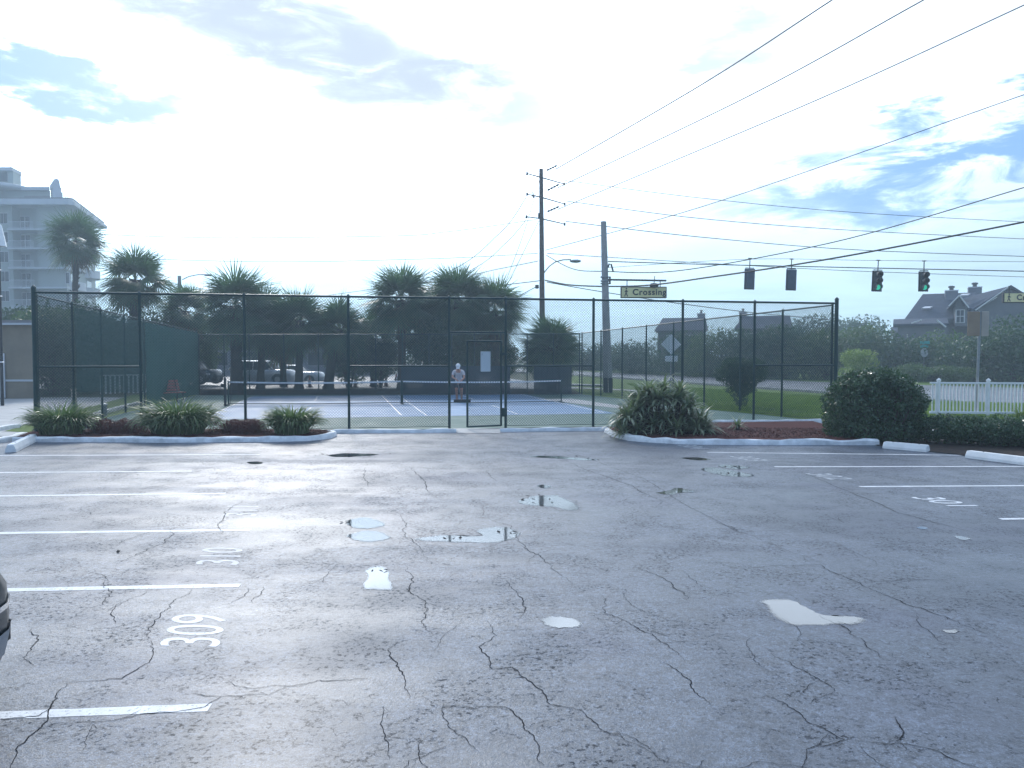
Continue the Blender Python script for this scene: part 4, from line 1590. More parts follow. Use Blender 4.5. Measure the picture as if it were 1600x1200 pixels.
# mulch chips (stuff)
def chips(name, label, poly_c, n, zc, seed, mat):
    rng = np.random.default_rng(seed)
    (x0, y0), (x1, y1), dep = poly_c
    u = rng.random(n)
    p = np.stack([x0 + (x1 - x0) * u, y0 + (y1 - y0) * u + rng.random(n) * dep, zc + rng.random(n) * .02], 1)
    a = rng.random(n) * 6.28
    t = np.stack([np.cos(a), np.sin(a), rng.normal(size=n) * .3], 1)
    b = np.stack([-np.sin(a), np.cos(a), rng.normal(size=n) * .3], 1)
    s = (.015 + .03 * rng.random(n))[:, None]
    V = np.stack([p - t * s, p + b * s * .35, p + t * s, p - b * s * .35], 1).reshape(-1, 3)
    o = fast_mesh(name, V, np.arange(4 * n).reshape(-1, 4), mat)
    tag(o, label, 'mulch', kind='stuff')


mulch_leaf = leafmat('mulch_chip', (0.12, 0.03, 0.025), (0.07, 0.022, 0.02), (0.22, 0.09, 0.07), .8, .1, 8)
a, b = gz(60, 688), gz(505, 685)
chips('mulch_chips', 'red wood mulch chips covering the left bed', ((a.x, a.y), (b.x, b.y), 1.1), 9000, .09, 1, mulch_leaf)
a, b = gz(1000, 688), gz(1360, 693)
chips('mulch_chips', 'red wood mulch chips covering the right bed', ((a.x, a.y), (b.x, b.y), 2.6), 14000, .09, 2, mulch_leaf)


# lawn grass
def grass(name, label, tri, n, seed, h=.07):
    rng = np.random.default_rng(seed)
    a, b, c, d = [np.array(q[:2]) for q in tri]
    u, v = rng.random(n)[:, None], rng.random(n)[:, None]
    p = (a * (1 - u) + b * u) * (1 - v) + (d * (1 - u) + c * u) * v
    P0 = np.concatenate([p, np.zeros((n, 1))], 1)
    an = rng.random(n) * 6.28
    w = np.stack([np.cos(an), np.sin(an), np.zeros(n)], 1) * .012
    top = P0 + np.stack([rng.normal(size=n) * .03, rng.normal(size=n) * .03, h * (.5 + rng.random(n))], 1)
    V = np.stack([P0 - w, P0 + w, top + w * .2, top - w * .2], 1).reshape(-1, 3)
    o = fast_mesh(name, V, np.arange(4 * n).reshape(-1, 4), MATS['grass_blade'])
    tag(o, label, 'grass', kind='stuff')


leafmat('grass_blade', (0.11, 0.18, 0.045), (0.16, 0.23, 0.06), (0.24, 0.30, 0.10), .5, .4, .6)
grass('grass', 'short green lawn grass between the right court fence and the road', [G(1060, 636), G(1320, 660), G(1320, 622), G(980, 600)], 60000, 3)
grass('grass', 'bright lawn grass behind the white picket fence', [G(1420, 664), G(1640, 664), G(1640, 634), G(1420, 628)], 40000, 4, .09)


# ================================================================== STREET FURNITURE
def wheel_stop(a, b, label, w=.16, h=.13):
    d = b - a
    rt = thing('wheel_stop', a, label, 'wheel stop', 'white concrete wheel stops', math.atan2(d.y, d.x))
    L = d.length
    rings = []
    for x, k in ((0, .9), (.02, 1), (L - .02, 1), (L, .9)):
        rings.append([(x, -w / 2, 0), (x, -w / 2 * .95, h * .35), (x, -w / 2 * .55 * k, h * k), (x, w / 2 * .55 * k, h * k), (x, w / 2 * .95, h * .35), (x, w / 2, 0)])
    o = MB().loft(rings).build('block', stopm, rt)
    m = MB()
    for x in (L * .2, L * .8):
        m.lathe([(.014, h - .01), (.014, h + .006), (.002, h + .008)], (x, 0, 0), 8)
    m.build('pin', darkm, rt)
    return rt


wheel_stop(G(2, 708) + Vector((.12, .1, 0)), G(52, 689), 'white concrete wheel stop at the left edge beside the strap-leaved clump', .2, .16)
wheel_stop(G(1382, 700), G(1450, 706), 'white concrete wheel stop in front of the large clipped shrub', .2, .14)
wheel_stop(G(1513, 715), G(1640, 731), 'white concrete wheel stop at the right edge in front of the low hedge', .2, .14)

# picket fence
pf0, pf1 = G(1452, 652), G(1452, 652) + Vector((7.2, -1.0, 0))
d = pf1 - pf0
pf = thing('picket_fence', pf0, 'white vinyl picket fence with flat top rail between the hedge and the lawn', 'fence', rz=math.atan2(d.y, d.x))
L = d.length
m = MB()
m.bbox(0, L, -.025, .025, 1.06, 1.12, .008)
m.bbox(0, L, -.025, .025, .12, .2, .008)
m.build('rail', pvc, pf)
n = int(L / .105)
pk = MB()
for i in range(n):
    x = .06 + i * .105
    if i < 98:
        MB().box(x, x + .036, -.011, .011, .2, 1.06).build('picket', pvc, pf)
for x in (.26, 1.72, 3.2, 4.7, 6.2):
    MB().lathe([(.06, -.02), (.06, 1.16), (.075, 1.17), (.075, 1.19), (.01, 1.25)], (x, 0, 0), 4).build('post', pvc, pf)

# bench
bp = G(262, 630)
bn = thing('bench', bp, 'maroon slatted bench inside the court by the left windscreen', 'bench', rz=R(58))
for i in range(4):
    M = Matrix.Translation((0, -.14 + i * .11, .43))
    MB().bbox(-.75, .75, -.045, .045, -.018, .018, .006, M).build('seat_slat', benchm, bn)
for i in range(4):
    M = Matrix.Translation((0, .27 + i * .045, .53 + i * .12)) @ Matrix.Rotation(R(70), 4, 'X')
    MB().bbox(-.75, .75, -.05, .05, -.018, .018, .006, M).build('back_slat', benchm, bn)
for sx in (-.6, .6):
    m = MB()
    m.tube([(sx, -.2, 0), (sx, -.16, .41)], .028, 6)
    m.build('leg', darkm, bn)
    MB().tube([(sx, .26, 0), (sx, .22, .41), (sx, .44, .98)], .028, 6).build('leg', darkm, bn)
    MB().tube([(sx, -.2, .405), (sx, .25, .405)], .02, 6).build('brace', darkm, bn)

# posts and box near left fence
ub = thing('utility_box', G(155, 652) + Vector((0, .3, 0)), 'small grey cylinder with a lid beside the left side fence', 'box')
MB().lathe([(.09, 0), (.09, .36), (.085, .37)], (0, 0, 0), 12).build('body', galv, ub, True)
MB().lathe([(.11, .37), (.11, .41), (.04, .43)], (0, 0, 0), 12).build('lid', pvc, ub, True)
k3 = kerb([G(140, 653), G(180, 642), G(222, 631)], .16, .13, 'kerb_side')
rp = thing('wooden_post', G(116, 642), 'short pale wooden post outside the left side fence', 'post')
MB().bbox(-.07, .07, -.07, .07, 0, .75, .015).build('post', tanm, rp)
MB().bbox(-.08, .08, -.08, .08, .75, .79, .01).build('cap', tanm, rp)
# distant white railing left
rl_ = thing('white_railing', G(158, 616), 'white picket railing seen through the left windscreen', 'railing')
d = G(262, 612) - G(158, 616)
m = MB()
for t in np.linspace(0, 1, 16):
    p = d * float(t)
    MB().box(p.x - .03, p.x + .03, p.y - .03, p.y + .03, 0, .95).build('picket', pvc, rl_)
m.tube([(0, 0, .95), (d.x, d.y, .95)], .03, 5)
m.build('rail', pvc, rl_)

# utility pole
UY = 50.0
u_top = P(845.5, 264, UY)
u_b = P(848, 600, UY)
up_ = thing('utility_pole', (u_b.x, UY, 0), 'tall brown wooden utility pole carrying power lines and a street lamp', 'utility pole')
lean = u_top.x - u_b.x


def upx(px, py, dy=0):
    q = P(px, py, UY)
    return Vector((q.x - u_b.x, dy, q.z))


MB().tube([(0, 0, -.2), (lean * .5, 0, u_top.z / 2), (lean, 0, u_top.z)], [.20, .165, .125], 14).build('pole', polew, up_, True)
for (y0, xl, xr, yl, yr) in ((277, 823, 883, 277.5, 282), (308, 823, 884, 309, 314), (341.5, 822, 884, 343.5, 346)):
    m = MB()
    m.tube([upx(845, y0), upx(xl, yl, -1.1)], [.045, .03], 6)
    m.tube([upx(845, y0), upx(xr, yr, 1.0)], [.045, .03], 6)
    m.build('crossarm', darkm, up_, True)
    for (x_, y_, dy_) in ((xl, yl, -1.1), (xr, yr, 1.0)):
        q = upx(x_, y_, dy_)
        MB().lathe([(.05, -.1), (.08, -.04), (.04, 0), (.08, .04), (.03, .1)], q, 8).build('insulator', darkm, up_, True)
for (x0, y0, x1, y1) in ((854, 268, 869, 264), (855, 299, 872, 293), (855, 332, 872, 327)):
    a, b = upx(x0, y0, -.3), upx(x1, y1, -.9)
    pts = [a.lerp(b, t) for t in (0, .12, .25, .37, .5, .62, .75, .87, 1)]
    MB().tube(pts, [.03, .075, .03, .075, .03, .075, .03, .075, .03], 7).build('insulator', darkm, up_, True)
m = MB()
m.bbox(-.32, -.2, -.1, .1, P(0, 340, UY).z, P(0, 333, UY).z, .01)
m.tube([upx(832, 302, -.4), upx(834, 312, -.4), upx(830, 306, -.4)], .04, 5)
m.build('cutout_switch', darkm, up_)
m = MB()
q = upx(839, 448)
m.bbox(q.x - .12, q.x + .12, -.12, .12, q.z - .12, q.z + .12, .03)
m.build('junction_box', darkm, up_)
# street lamp arm on the pole
arm = [upx(850, 426), upx(858, 416), upx(868, 409), upx(880, 406), upx(892, 405.5)]
MB().tube(arm, .04, 7).build('lamp_arm', galv, up_, True)
q = upx(899, 408)
m = MB()
rings = []
for (dx, w_, h_) in ((-.35, .06, .06), (-.2, .16, .10), (.1, .18, .12), (.3, .12, .08), (.36, .03, .03)):
    rings.append([(q.x + dx, math.cos(t) * w_, q.z + math.sin(t) * h_) for t in np.linspace(0, 2 * math.pi, 9)[:-1]])
m.loft(rings).build('lamp_head', galv, up_, True)

# concrete strain pole
CY = 41.0
c_b = P(950, 600, CY)
cp_ = thing('strain_pole', (c_b.x, CY, 0), 'thick tapering concrete pole holding the signal span wires', 'signal pole')


def cpx(px, py, dy=0):
    q = P(px, py, CY)
    return Vector((q.x - c_b.x, dy, q.z))


tz = P(943, 346, CY).z
MB().tube([(0, 0, -.2), cpx(947, 500), cpx(943, 346)], [.27, .20, .145], 4).build('pole', polec, cp_)
MB().bbox(-.24, .22, -.24, .24, 0, .78, .03).build('painted_base', darkm, cp_)
m = MB()
for yy in (433, 439, 443):
    q = cpx(945, yy)
    m.lathe([(.235, -.03), (.24, 0), (.235, .03)], q, 10)
m.build('band', galv, cp_, True)
m = MB()
q0, q1 = cpx(950, 437), cpx(1041, 438.5)
m.tube([q0, q1], .05, 8)
m.tube([cpx(953, 432), cpx(953, 444)], .05, 6)
m.build('bracket_arm', darkm, cp_, True)
m = MB()
m.tube([cpx(950, 418), cpx(952, 412), cpx(955, 413), cpx(958, 424)], .045, 6)
m.build('weatherhead', darkm, cp_, True)


def crossing_sign(px0, px1, py0, py1, Y, label, hang):
    a, b = P(px0, py1, Y), P(px1, py0, Y)
    w, h = b.x - a.x, b.z - a.z
    rt = thing('crossing_sign', ((a.x + b.x) / 2, Y, (a.z + b.z) / 2), label, 'sign', 'yellow pedestrian crossing signs over the road')
    MB().bbox(-w / 2, w / 2, -.09, .09, -h / 2, h / 2, .03).build('housing', darkm, rt)
    MB().box(-w / 2 + .05, w / 2 - .05, -.10, -.092, -h / 2 + .05, h / 2 - .05).build('face', yellowm, rt)
    M = Matrix.Translation((w * .12, -.105, 0)) @ Matrix.Rotation(R(90), 4, 'X')
    text_mesh('Crossing', 'lettering', darkm, M, size=h * .72, depth=.006, bold=.012, parent=rt, xscale=1.02, spacing=1.12)
    s = h * .42
    cx = -w * .38
    m = MB()
    yf = -.104
    def bar(x0, z0, x1, z1, t):
        p, q = Vector((cx + x0 * s, yf, z0 * s)), Vector((cx + x1 * s, yf, z1 * s))
        m.tube([p, q], t * s, 6)
    m.lathe([(.001, -.17 * s), (.14 * s, -.1 * s), (.17 * s, 0), (.14 * s, .1 * s), (.001, .17 * s)], (cx + .02 * s, yf, .78 * s), 8)
    bar(0, .5, -.05, -.05, .14)
    bar(-.05, -.05, .28, -.85, .09)
    bar(-.05, -.05, -.35, -.85, .09)
    bar(0, .45, .32, .05, .07)
    bar(0, .45, -.34, .1, .07)
    m.build('walker_symbol', darkm, rt)
    m = MB()
    for x in (-w * .36, w * .36):
        m.box(x - .02, x + .02, -.02, .02, h / 2, h / 2 + hang)
    m.build('hanger', darkm, rt)
    return rt


crossing_sign(969.5, 1041.5, 448, 466, CY, 'yellow Crossing sign hanging from the bracket of the concrete pole', P(0, 438, CY).z - P(0, 448, CY).z)
crossing_sign(1566, 1638, 457, 473.5, CY, 'yellow Crossing sign cut off by the right edge of the photo', .35)
# small spotlight under bracket / camera
dv = thing('detector', P(1022, 446, CY - .3), 'small dark detector unit mounted above the Crossing sign', 'detector')
rings = []
for (dx, w_) in ((-.24, .03), (-.18, .12), (0, .15), (.18, .12), (.24, .03)):
    rings.append([(dx, math.cos(t) * w_, math.sin(t) * w_ * .9) for t in np.linspace(0, 2 * math.pi, 9)[:-1]])
MB().loft(rings).build('body', darkm, dv, True)
MB().tube([(0, 0, .1), (.05, .1, .5)], .02, 5).build('bracket', darkm, dv)


# traffic signals
def signal(px, py0, py1, Y, label, lit, tilt, group='traffic signals on the span wire'):
    a, b = P(px, py1, Y), P(px, py0, Y)
    h = b.z - a.z
    w = h * .50
    slate = MATS.get('signal_slate') or pm('signal_slate', (.06, .085, .12), (.05, .07, .10), 4, .5)
    dk = darkm if lit else slate
    rt = thing('traffic_signal', (a.x, Y, (a.z + b.z) / 2), label, 'traffic light', group)
    rt.rotation_euler = (0, R(tilt), 0) if lit else (0, R(-tilt), R(180))
    MB().bbox(-w / 2, w / 2, .02, .06, -h / 2, h / 2, .012).build('backplate', dk, rt)
    MB().bbox(-w * .36, w * .36, -.1, .2, -h * .47, h * .47, .03).build('housing', dk, rt)
    r = h * .125
    for i in range(3):
        z = h * .30 - i * h * .30
        on = lit and i == 2
        M = Matrix.Translation((0, -.105, z)) @ Matrix.Rotation(R(90), 4, 'X')
        m = MB()
        m.v = []
        ring = [[(M @ Vector((r_ * math.cos(t), r_ * math.sin(t), zz))) for t in np.linspace(0, 2 * math.pi, 17)[:-1]] for r_, zz in ((r, 0), (r * .8, .02), (r * .3, .035))]
        m.loft(ring)
        m.build('lens', green_on if on else (pm('lens_dark%d' % i, ((.03, .012, .012), (.03, .022, .012), (.01, .03, .025))[i], None, 5, .3)), rt, True)
        v = MB()
        arc = np.linspace(R(-35), R(215), 14)
        ro = [M @ Vector((r * 1.12 * math.cos(t), r * 1.12 * math.sin(t), 0)) for t in arc]
        ri = [M @ Vector((r * 1.12 * math.cos(t), r * 1.12 * math.sin(t), .24 + .05 * math.sin(t))) for t in arc]
        vs = ro + ri
        n_ = len(ro)
        v.add(vs, [(j, j + 1, n_ + j + 1, n_ + j) for j in range(n_ - 1)])
        v.build('visor', darkm, rt)
    if not lit:
        pass
    m = MB()
    ht = P(px, py0 - 17, Y).z - b.z
    m.box(-.02, .02, -.02, .02, h / 2, h / 2 + ht)
    m.box(-.1, .1, -.03, .03, h / 2 + ht - .05, h / 2 + ht)
    m.box(-w * .42, w * .42, -.02, .02, h / 2 + .02, h / 2 + .06)
    m.build('hanger', darkm, rt)
    return rt


SY = 42.0
signal(1170.5, 420, 452.5, SY, 'leftmost traffic signal head, a plain unlit slate-grey box', False, 1.5)
signal(1235.5, 421, 454, SY, 'unlit traffic signal head, second from the left on the span wire', False, 1.5)
signal(1370.5, 423, 455.5, SY, 'green-lit traffic signal head nearer the middle of the wire', True, 2)
signal(1443, 424, 455.5, SY, 'green-lit traffic signal head at the right end of the row', True, 0)


# wires
def wire(label, pts, r=.022, group='overhead wires', n=10):
    """pts: (px, py, Y)"""
    ps = [P(*p) for p in pts]
    out = []
    m = len(ps)
    for i in range(m - 1):
        a, b = ps[max(0, i - 1)], ps[i]
        c, d = ps[i + 1], ps[min(m - 1, i + 2)]
        for k in range(n):
            t = k / n
            out.append(0.5 * ((2 * b) + (c - a) * t + (2 * a - 5 * b + 4 * c - d) * t * t + (-a + 3 * b - 3 * c + d) * t ** 3))
    out.append(ps[-1])
    o = MB().tube(out, [r * (max(p_.y, 12) / 30) ** .6 for p_ in out], 5).build('overhead_wire', wirem, None, True)
    return tag(o, label, 'wire', group)


wire('topmost power line running from the utility pole to the upper right', [(869, 264, 49), (1080, 142, 33), (1300, 0, 20), (1372, -48, 17)], .024)
wire('second power line down from the utility pole top to the upper right', [(872, 293, 49), (1150, 160, 32), (1443, 0, 19), (1520, -42, 16.5)], .022)
wire('third power line down, leaving the top right corner', [(872, 327, 49), (1240, 172, 30), (1600, 8, 18), (1690, -35, 15)], .02)
wire('power line crossing behind the top of the concrete pole to the right edge', [(852, 391, 50), (1100, 322, 38), (1600, 148, 24), (1750, 93, 21)], .016)
wire('sagging cable rising past the first signal to the right edge', [(854, 399, 50), (895, 420, 45), (945, 424, 41.5), (1060, 423, 38), (1300, 379, 31), (1600, 293, 24), (1750, 246, 21)], .02)
wire('thickest black cable sweeping from the pole up to the right edge', [(852, 438, 50), (900, 446, 46), (1000, 446.5, 41), (1110, 433, 36), (1300, 404, 30), (1600, 347, 24), (1750, 314, 21)], .034)
wire('taut span wire the traffic signals hang from', [(950, 408.5, 41), (1100, 413, 42), (1350, 418.5, 42), (1700, 426, 42)], .022)
wire('lower tether wire joining the signal hangers', [(950, 418, 41), (1172, 405, 42), (1370, 407, 42), (1700, 410, 42)], .010)
wire('faint high wire from the top crossarm to the right edge', [(883, 282, 51), (1100, 310, 58), (1350, 333, 66), (1700, 352, 76)], .016)
wire('faint wire from the middle crossarm to the right edge', [(884, 314, 51), (1100, 342, 58), (1350, 361, 66), (1700, 378, 76)], .018)
wire('thin wire from the lowest crossarm to the right edge', [(884, 346, 51), (1100, 371, 58), (1350, 391, 66), (1700, 404, 76)], .02)
wire('thin wire running level behind the signals', [(855, 396, 50), (1100, 411, 58), (1350, 424, 66), (1700, 436, 76)], .016)
wire('thin drooping wire behind the Crossing sign towards the far houses', [(855, 441, 50), (935, 455, 56), (1045, 472, 64), (1172, 488, 74), (1300, 500, 84)], .022)
wire('wire from the top crossarm down to the left behind the palms', [(843, 281, 50), (818, 365, 48), (790, 440, 46), (772, 490, 45)], .012)
wire('wire from the middle crossarm down to the left', [(822, 309, 50), (780, 365, 62), (700, 425, 80), (560, 478, 110)], .018)
wire('wire from the lowest crossarm down to the left', [(822, 344, 50), (790, 380, 60), (740, 420, 74), (640, 470, 100)], .016)
wire('guy wire falling left from the middle of the pole', [(842, 345, 50), (815, 400, 48), (785, 460, 46)], .012)
wire('low cable from the pole to the left palms', [(847, 438, 50), (815, 442, 56), (700, 455, 72), (560, 468, 95)], .022)
wire('slack low cable falling to the left of the pole', [(838, 448, 50), (812, 462, 53), (770, 486, 60)], .018)
wire('thin wire slanting left from the pole toward the palms', [(840, 408, 50), (780, 420, 60), (690, 437, 78), (500, 463, 120)], .018)
wire('long faint wire across the sky above the palms', [(60, 362, 110), (300, 371, 95), (600, 369, 78), (700, 362, 70), (838, 343, 50.5)], .016)
wire('faint wire low across the sky over the left palms', [(150, 402, 120), (400, 409, 98), (650, 405, 74), (840, 396, 50.5)], .016)

# street lamp far left behind
sl = thing('street_lamp', (P(283, 600, 62).x, 62, 0), 'grey street lamp with long curved arm above the left palms', 'street lamp')
b0 = P(283, 600, 62)
MB().tube([(0, 0, 0), (0, 0, P(283, 431, 62).z)], [.2, .14], 10).build('pole', polec, sl, True)
q = [P(285, 437, 62), P(295, 432, 62), P(310, 429, 62), P(322, 429, 62)]
MB().tube([p - Vector((b0.x, 62, 0)) for p in q], .04, 6).build('arm', galv, sl, True)
q = P(325, 430, 62) - Vector((b0.x, 62, 0))
MB().bbox(q.x - .28, q.x + .28, -.12, .12, q.z - .07, q.z + .07, .04).build('lamp_head', galv, sl)

# lantern post at left edge
lp = thing('lamp_post', (P(3, 600, 30).x, 30, 0), 'slim dark lamp post with white shade at the left edge', 'street lamp')
ztop = P(3, 385, 30).z
MB().tube([(0, 0, 0), (0, 0, ztop)], [.06, .05], 10).build('pole', darkm, lp, True)
zb, zt = P(3, 385, 30).z, P(3, 348, 30).z
MB().lathe([(.29, zb), (.27, zb + .08), (.22, zb + .35), (.12, zt - .1), (.03, zt)], (0, 0, 0), 8).build('lamp_shade', pvc, lp)
m = MB()
for yy in (423, 464, 567):
    m.lathe([(.05, 0), (.1, .03), (.05, .06)], (0, 0, P(3, yy, 30).z), 10)
m.build('collar', pvc, lp, True)

# road signs
dsY = 40.0
ds = thing('diamond_sign', (P(1048, 600, dsY).x, dsY, 0), 'grey back of a diamond road sign with a plate below, seen through the fence', 'sign')
z = P(0, 538, dsY).z
hw = .53
MB().loft([[(-hw, y_, z), (0, y_, z - hw), (hw, y_, z), (0, y_, z + hw)] for y_ in (-.02, .0)]).build('diamond_plate', alum, ds)
z2 = P(0, 560.5, dsY).z
MB().bbox(-.3, .35, -.02, 0, z2 - .15, z2 + .15, .01).build('lower_plate', alum, ds)
MB().box(-.03, .03, .005, .05, -.05, z + .4).build('post', galv, ds)
ssY = 58.0
ss = thing('stop_sign', (P(1443, 600, ssY).x, ssY, 0), 'pale back of a stop sign under two green street name plates', 'sign')
z = P(0, 551, ssY).z
rr = .36
MB().loft([[(rr * .8 * math.cos(t), y_, z + rr * math.sin(t)) for t in np.linspace(R(22.5), R(382.5), 9)[:-1]] for y_ in (-.03, -.015)]).build('octagon_plate', trimw, ss)
MB().box(-.035, .035, -.012, .04, 0, P(0, 533, ssY).z).build('post', galv, ss)
MB().box(-.35, .38, -.06, -.045, P(0, 537.5, ssY).z, P(0, 533, ssY).z).build('street_name_plate', tealm, ss)
MB().box(-.32, .28, -.044, -.03, P(0, 543, ssY).z, P(0, 538.5, ssY).z).build('street_name_plate', tealm, ss)
bsY = 24.3
bs = thing('board_sign', (P(1527, 600, bsY).x, bsY, 0), 'brown and tan back of a road sign on a galvanised post beyond the picket fence', 'sign')
z0, z1 = P(0, 525, bsY).z, P(0, 487, bsY).z
MB().bbox(-.37, .02, -.05, -.02, z0, z1, .01).build('brown_board', brownm, bs)
MB().bbox(.07, .30, -.05, -.02, z0 - .01, z1 + .01, .01).build('tan_board', tanm, bs)
MB().tube([(-.02, 0, 0), (.045, 0, z1 + .03)], .042, 8).build('post', galv, bs, True)


# traffic cones
def cone_proto(pos, label):
    rt = thing('traffic_cone', pos, label, 'traffic cone', 'traffic cones on the rear parking lot')
    MB().bbox(-.19, .19, -.19, .19, 0, .035, .01).build('base', rubber, rt)
    MB().lathe([(.14, .035), (.12, .08), (.045, .62), (.03, .68), (.028, .70)], (0, 0, 0), 16).build('cone_body', orange, rt, True)
    MB().lathe([(.095, .30), (.099, .30), (.077, .44), (.073, .44)], (0, 0, 0), 16).build('reflective_band', trimw, rt, True)
    return rt


cn = cone_proto(G(484, 605), 'traffic cone standing just right of the slim straight palm trunk')
for (px, py, lb) in ((555, 605, 'traffic cone standing right of the leaning palm trunk, middle one'), (603, 604, 'traffic cone farthest right, near the large dense-crowned palm')):
    c = copy_tree(cn)
    c.location = G(px, py)
    c['label'] = lb


# ================================================================== VEHICLES
def se(cx, cy, a, b, z, p=4, n=40):
    out = []
    for i in range(n):
        t = 2 * math.pi * i / n
        c, s = math.cos(t), math.sin(t)
        out.append((cx + a * math.copysign(abs(c) ** (2 / p), c), cy + b * math.copysign(abs(s) ** (2 / p), s), z))
    return out


def car(label, loc, rz, mat, L=4.7, W=1.85, Hh=1.45, deck=.92, suv=False, group=None, cabin=(.12, .42)):
    """nose along +X"""
    rt = thing('parked_car', loc, label, 'car', group, rz)
    a, b = L / 2, W / 2
    rings = [se(0, 0, a * .96, b * .93, .13, 3.2), se(0, 0, a * .99, b * .98, .30, 3.2), se(0, 0, a, b, .48, 3.2), se(0, 0, a * .995, b, .66, 3.2),
             se(-.03, 0, a * .975, b * .97, deck - .12, 3.2), se(-.06, 0, a * .94, b * .93, deck - .02, 3.2), se(-.08, 0, a * .88, b * .86, deck + .02, 3.2)]
    MB().loft(rings).build('body', mat, rt, True)
    f, r_ = (.30 * L, .46 * L) if suv else (.26 * L, .36 * L)
    cx = -.06 * L
    g = []
    h0 = deck
    for t, kf, kw in ((0, 1, .9), (.35, .86 if not suv else .92, .84), (.8, .66 if not suv else .80, .76), (1, .58 if not suv else .74, .70)):
        g.append(se(cx + (f - r_) / 2 * kf, 0, (f + r_) / 2 * kf, b * kw, h0 + (Hh - .06 - h0) * t, 4.5))
    MB().loft(g).build('windows', glassd, rt, True)
    k = .60 if not suv else .78
    MB().loft([se(cx + (f - r_) / 2 * k, 0, (f + r_) / 2 * k, b * .735, Hh - .075, 4.5), se(cx + (f - r_) / 2 * k, 0, (f + r_) / 2 * k * .97, b * .71, Hh - .03, 4.5), se(cx + (f - r_) / 2 * k, 0, (f + r_) / 2 * k * .8, b * .55, Hh, 4)]).build('roof', mat, rt, True)
    pil = MB()
    for s_ in (-1, 1):
        for (x0, x1) in ((cx + f * 1.0, cx + f * .62), (cx - .1, cx - .12), (cx - r_ * .98, cx - r_ * (.62 if not suv else .8))):
            pil.tube([(x0, s_ * b * .885, h0), (x1, s_ * b * .73, Hh - .06)], .035, 5)
    pil.build('pillar', mat, rt)
    wr = .34 if suv else .32
    for sx in (a * .62, -a * .60):
        for s_ in (-1, 1):
            M = Matrix.Translation((sx, s_ * (b - .10), wr)) @ Matrix.Rotation(R(90), 4, 'X')
            wv = thing_part('wheel', rt)
            m = MB()
            m.loft([[(M @ Vector((q * math.cos(t), q * math.sin(t), zz))) for t in np.linspace(0, 2 * math.pi, 25)[:-1]] for q, zz in ((wr * .85, -.115), (wr, -.09), (wr, .09), (wr * .85, .115))])
            m.build('tyre', rubber, wv, True)
            m = MB()
            m.loft([[(M @ Vector((q * math.cos(t), q * math.sin(t), zz))) for t in np.linspace(0, 2 * math.pi, 17)[:-1]] for q, zz in ((wr * .62, -.12), (wr * .6, -.122), (wr * .6, .122), (wr * .62, .12))])
            m.build('rim', rimm, wv, True)
            m = MB()
            arc = np.linspace(0, math.pi, 14)
            yy = s_ * (b + .004)
            m.add([(sx + (wr + .09) * math.cos(t), yy, wr + (wr + .07) * math.sin(t)) for t in arc] + [(sx + wr * math.cos(t), yy, wr + wr * math.sin(t)) for t in arc],
                  [(j, j + 1, 14 + j + 1, 14 + j) for j in range(13)])
            m.build('wheel_arch', rubber, rt)
    for s_ in (-1, 1):
        MB().loft([se(a * .79, s_ * b * .62, .17, .20, z_, 3, 16) for z_ in (.60, .66, .74)]).build('headlight', MATS.get('lamp_clear') or pm('lamp_clear', (.6, .62, .64), None, 9, .1), rt, True)
        MB().loft([se(-a * .80, s_ * b * .64, .18, .18, z_, 3, 16) for z_ in (.62, .72, .82)]).build('taillight', MATS.get('lamp_red') or pm('lamp_red', (.25, .01, .01), None, 9, .15), rt, True)
        MB().bbox(cx + f * .8, cx + f * .8 + .12, s_ * (b + .06) - .09, s_ * (b + .06) + .09, deck - .02, deck + .13, .03).build('mirror', mat, rt)
    MB().box(a * .9, a * .985, -.36, .36, .36, .46).build('grille', rubber, rt)
    return rt


def thing_part(name, parent):
    o = bpy.data.objects.new(name, None)
    o.empty_display_size = .1
    col.objects.link(o)
    o.parent = parent
    return o


paint_dark = pm('car_dark', (.02, .022, .026), (.022, .025, .03), 2, .25, .3, coat=1.0)
paint_silver = pm('car_silver', (.42, .44, .46), (.40, .42, .44), 2, .3, .35, metal=.5, coat=1.0)
paint_white = pm('car_white', (.75, .76, .77), (.72, .73, .74), 2, .3, .35, coat=1.0)
paint_blue = pm('car_slate', (.008, .02, .026), (.008, .016, .022), 2, .35, .4, coat=.15, spec=.3)
CG = 'cars parked behind the far fence'
car('dark car with glinting roof parked behind the far left corner of the court', P(296, 600, 50), R(-12), paint_dark, 4.5, 1.8, 1.5, .95, True, CG)
car('silver SUV parked behind the palm trunks', P(412, 600, 54), R(-8), paint_silver, 4.7, 1.9, 1.65, 1.0, True, CG)
car('silver-grey car with dark windows parked right of the silver SUV', P(462, 600, 60), R(-5), paint_silver, 4.6, 1.85, 1.5, .95, False, CG)
car('white car glimpsed through the palms left of the person', P(644, 600, 62), R(80), paint_white, 4.5, 1.8, 1.45, .92, False, CG)
car('white car seen through the gate beyond the palms', P(738, 600, 75), R(85), paint_white, 4.5, 1.8, 1.45, .92, False, CG)
car('white car glimpsed through the left windscreen', P(200, 600, 58), R(0), paint_white, 4.5, 1.8, 1.5, .92, True, CG)
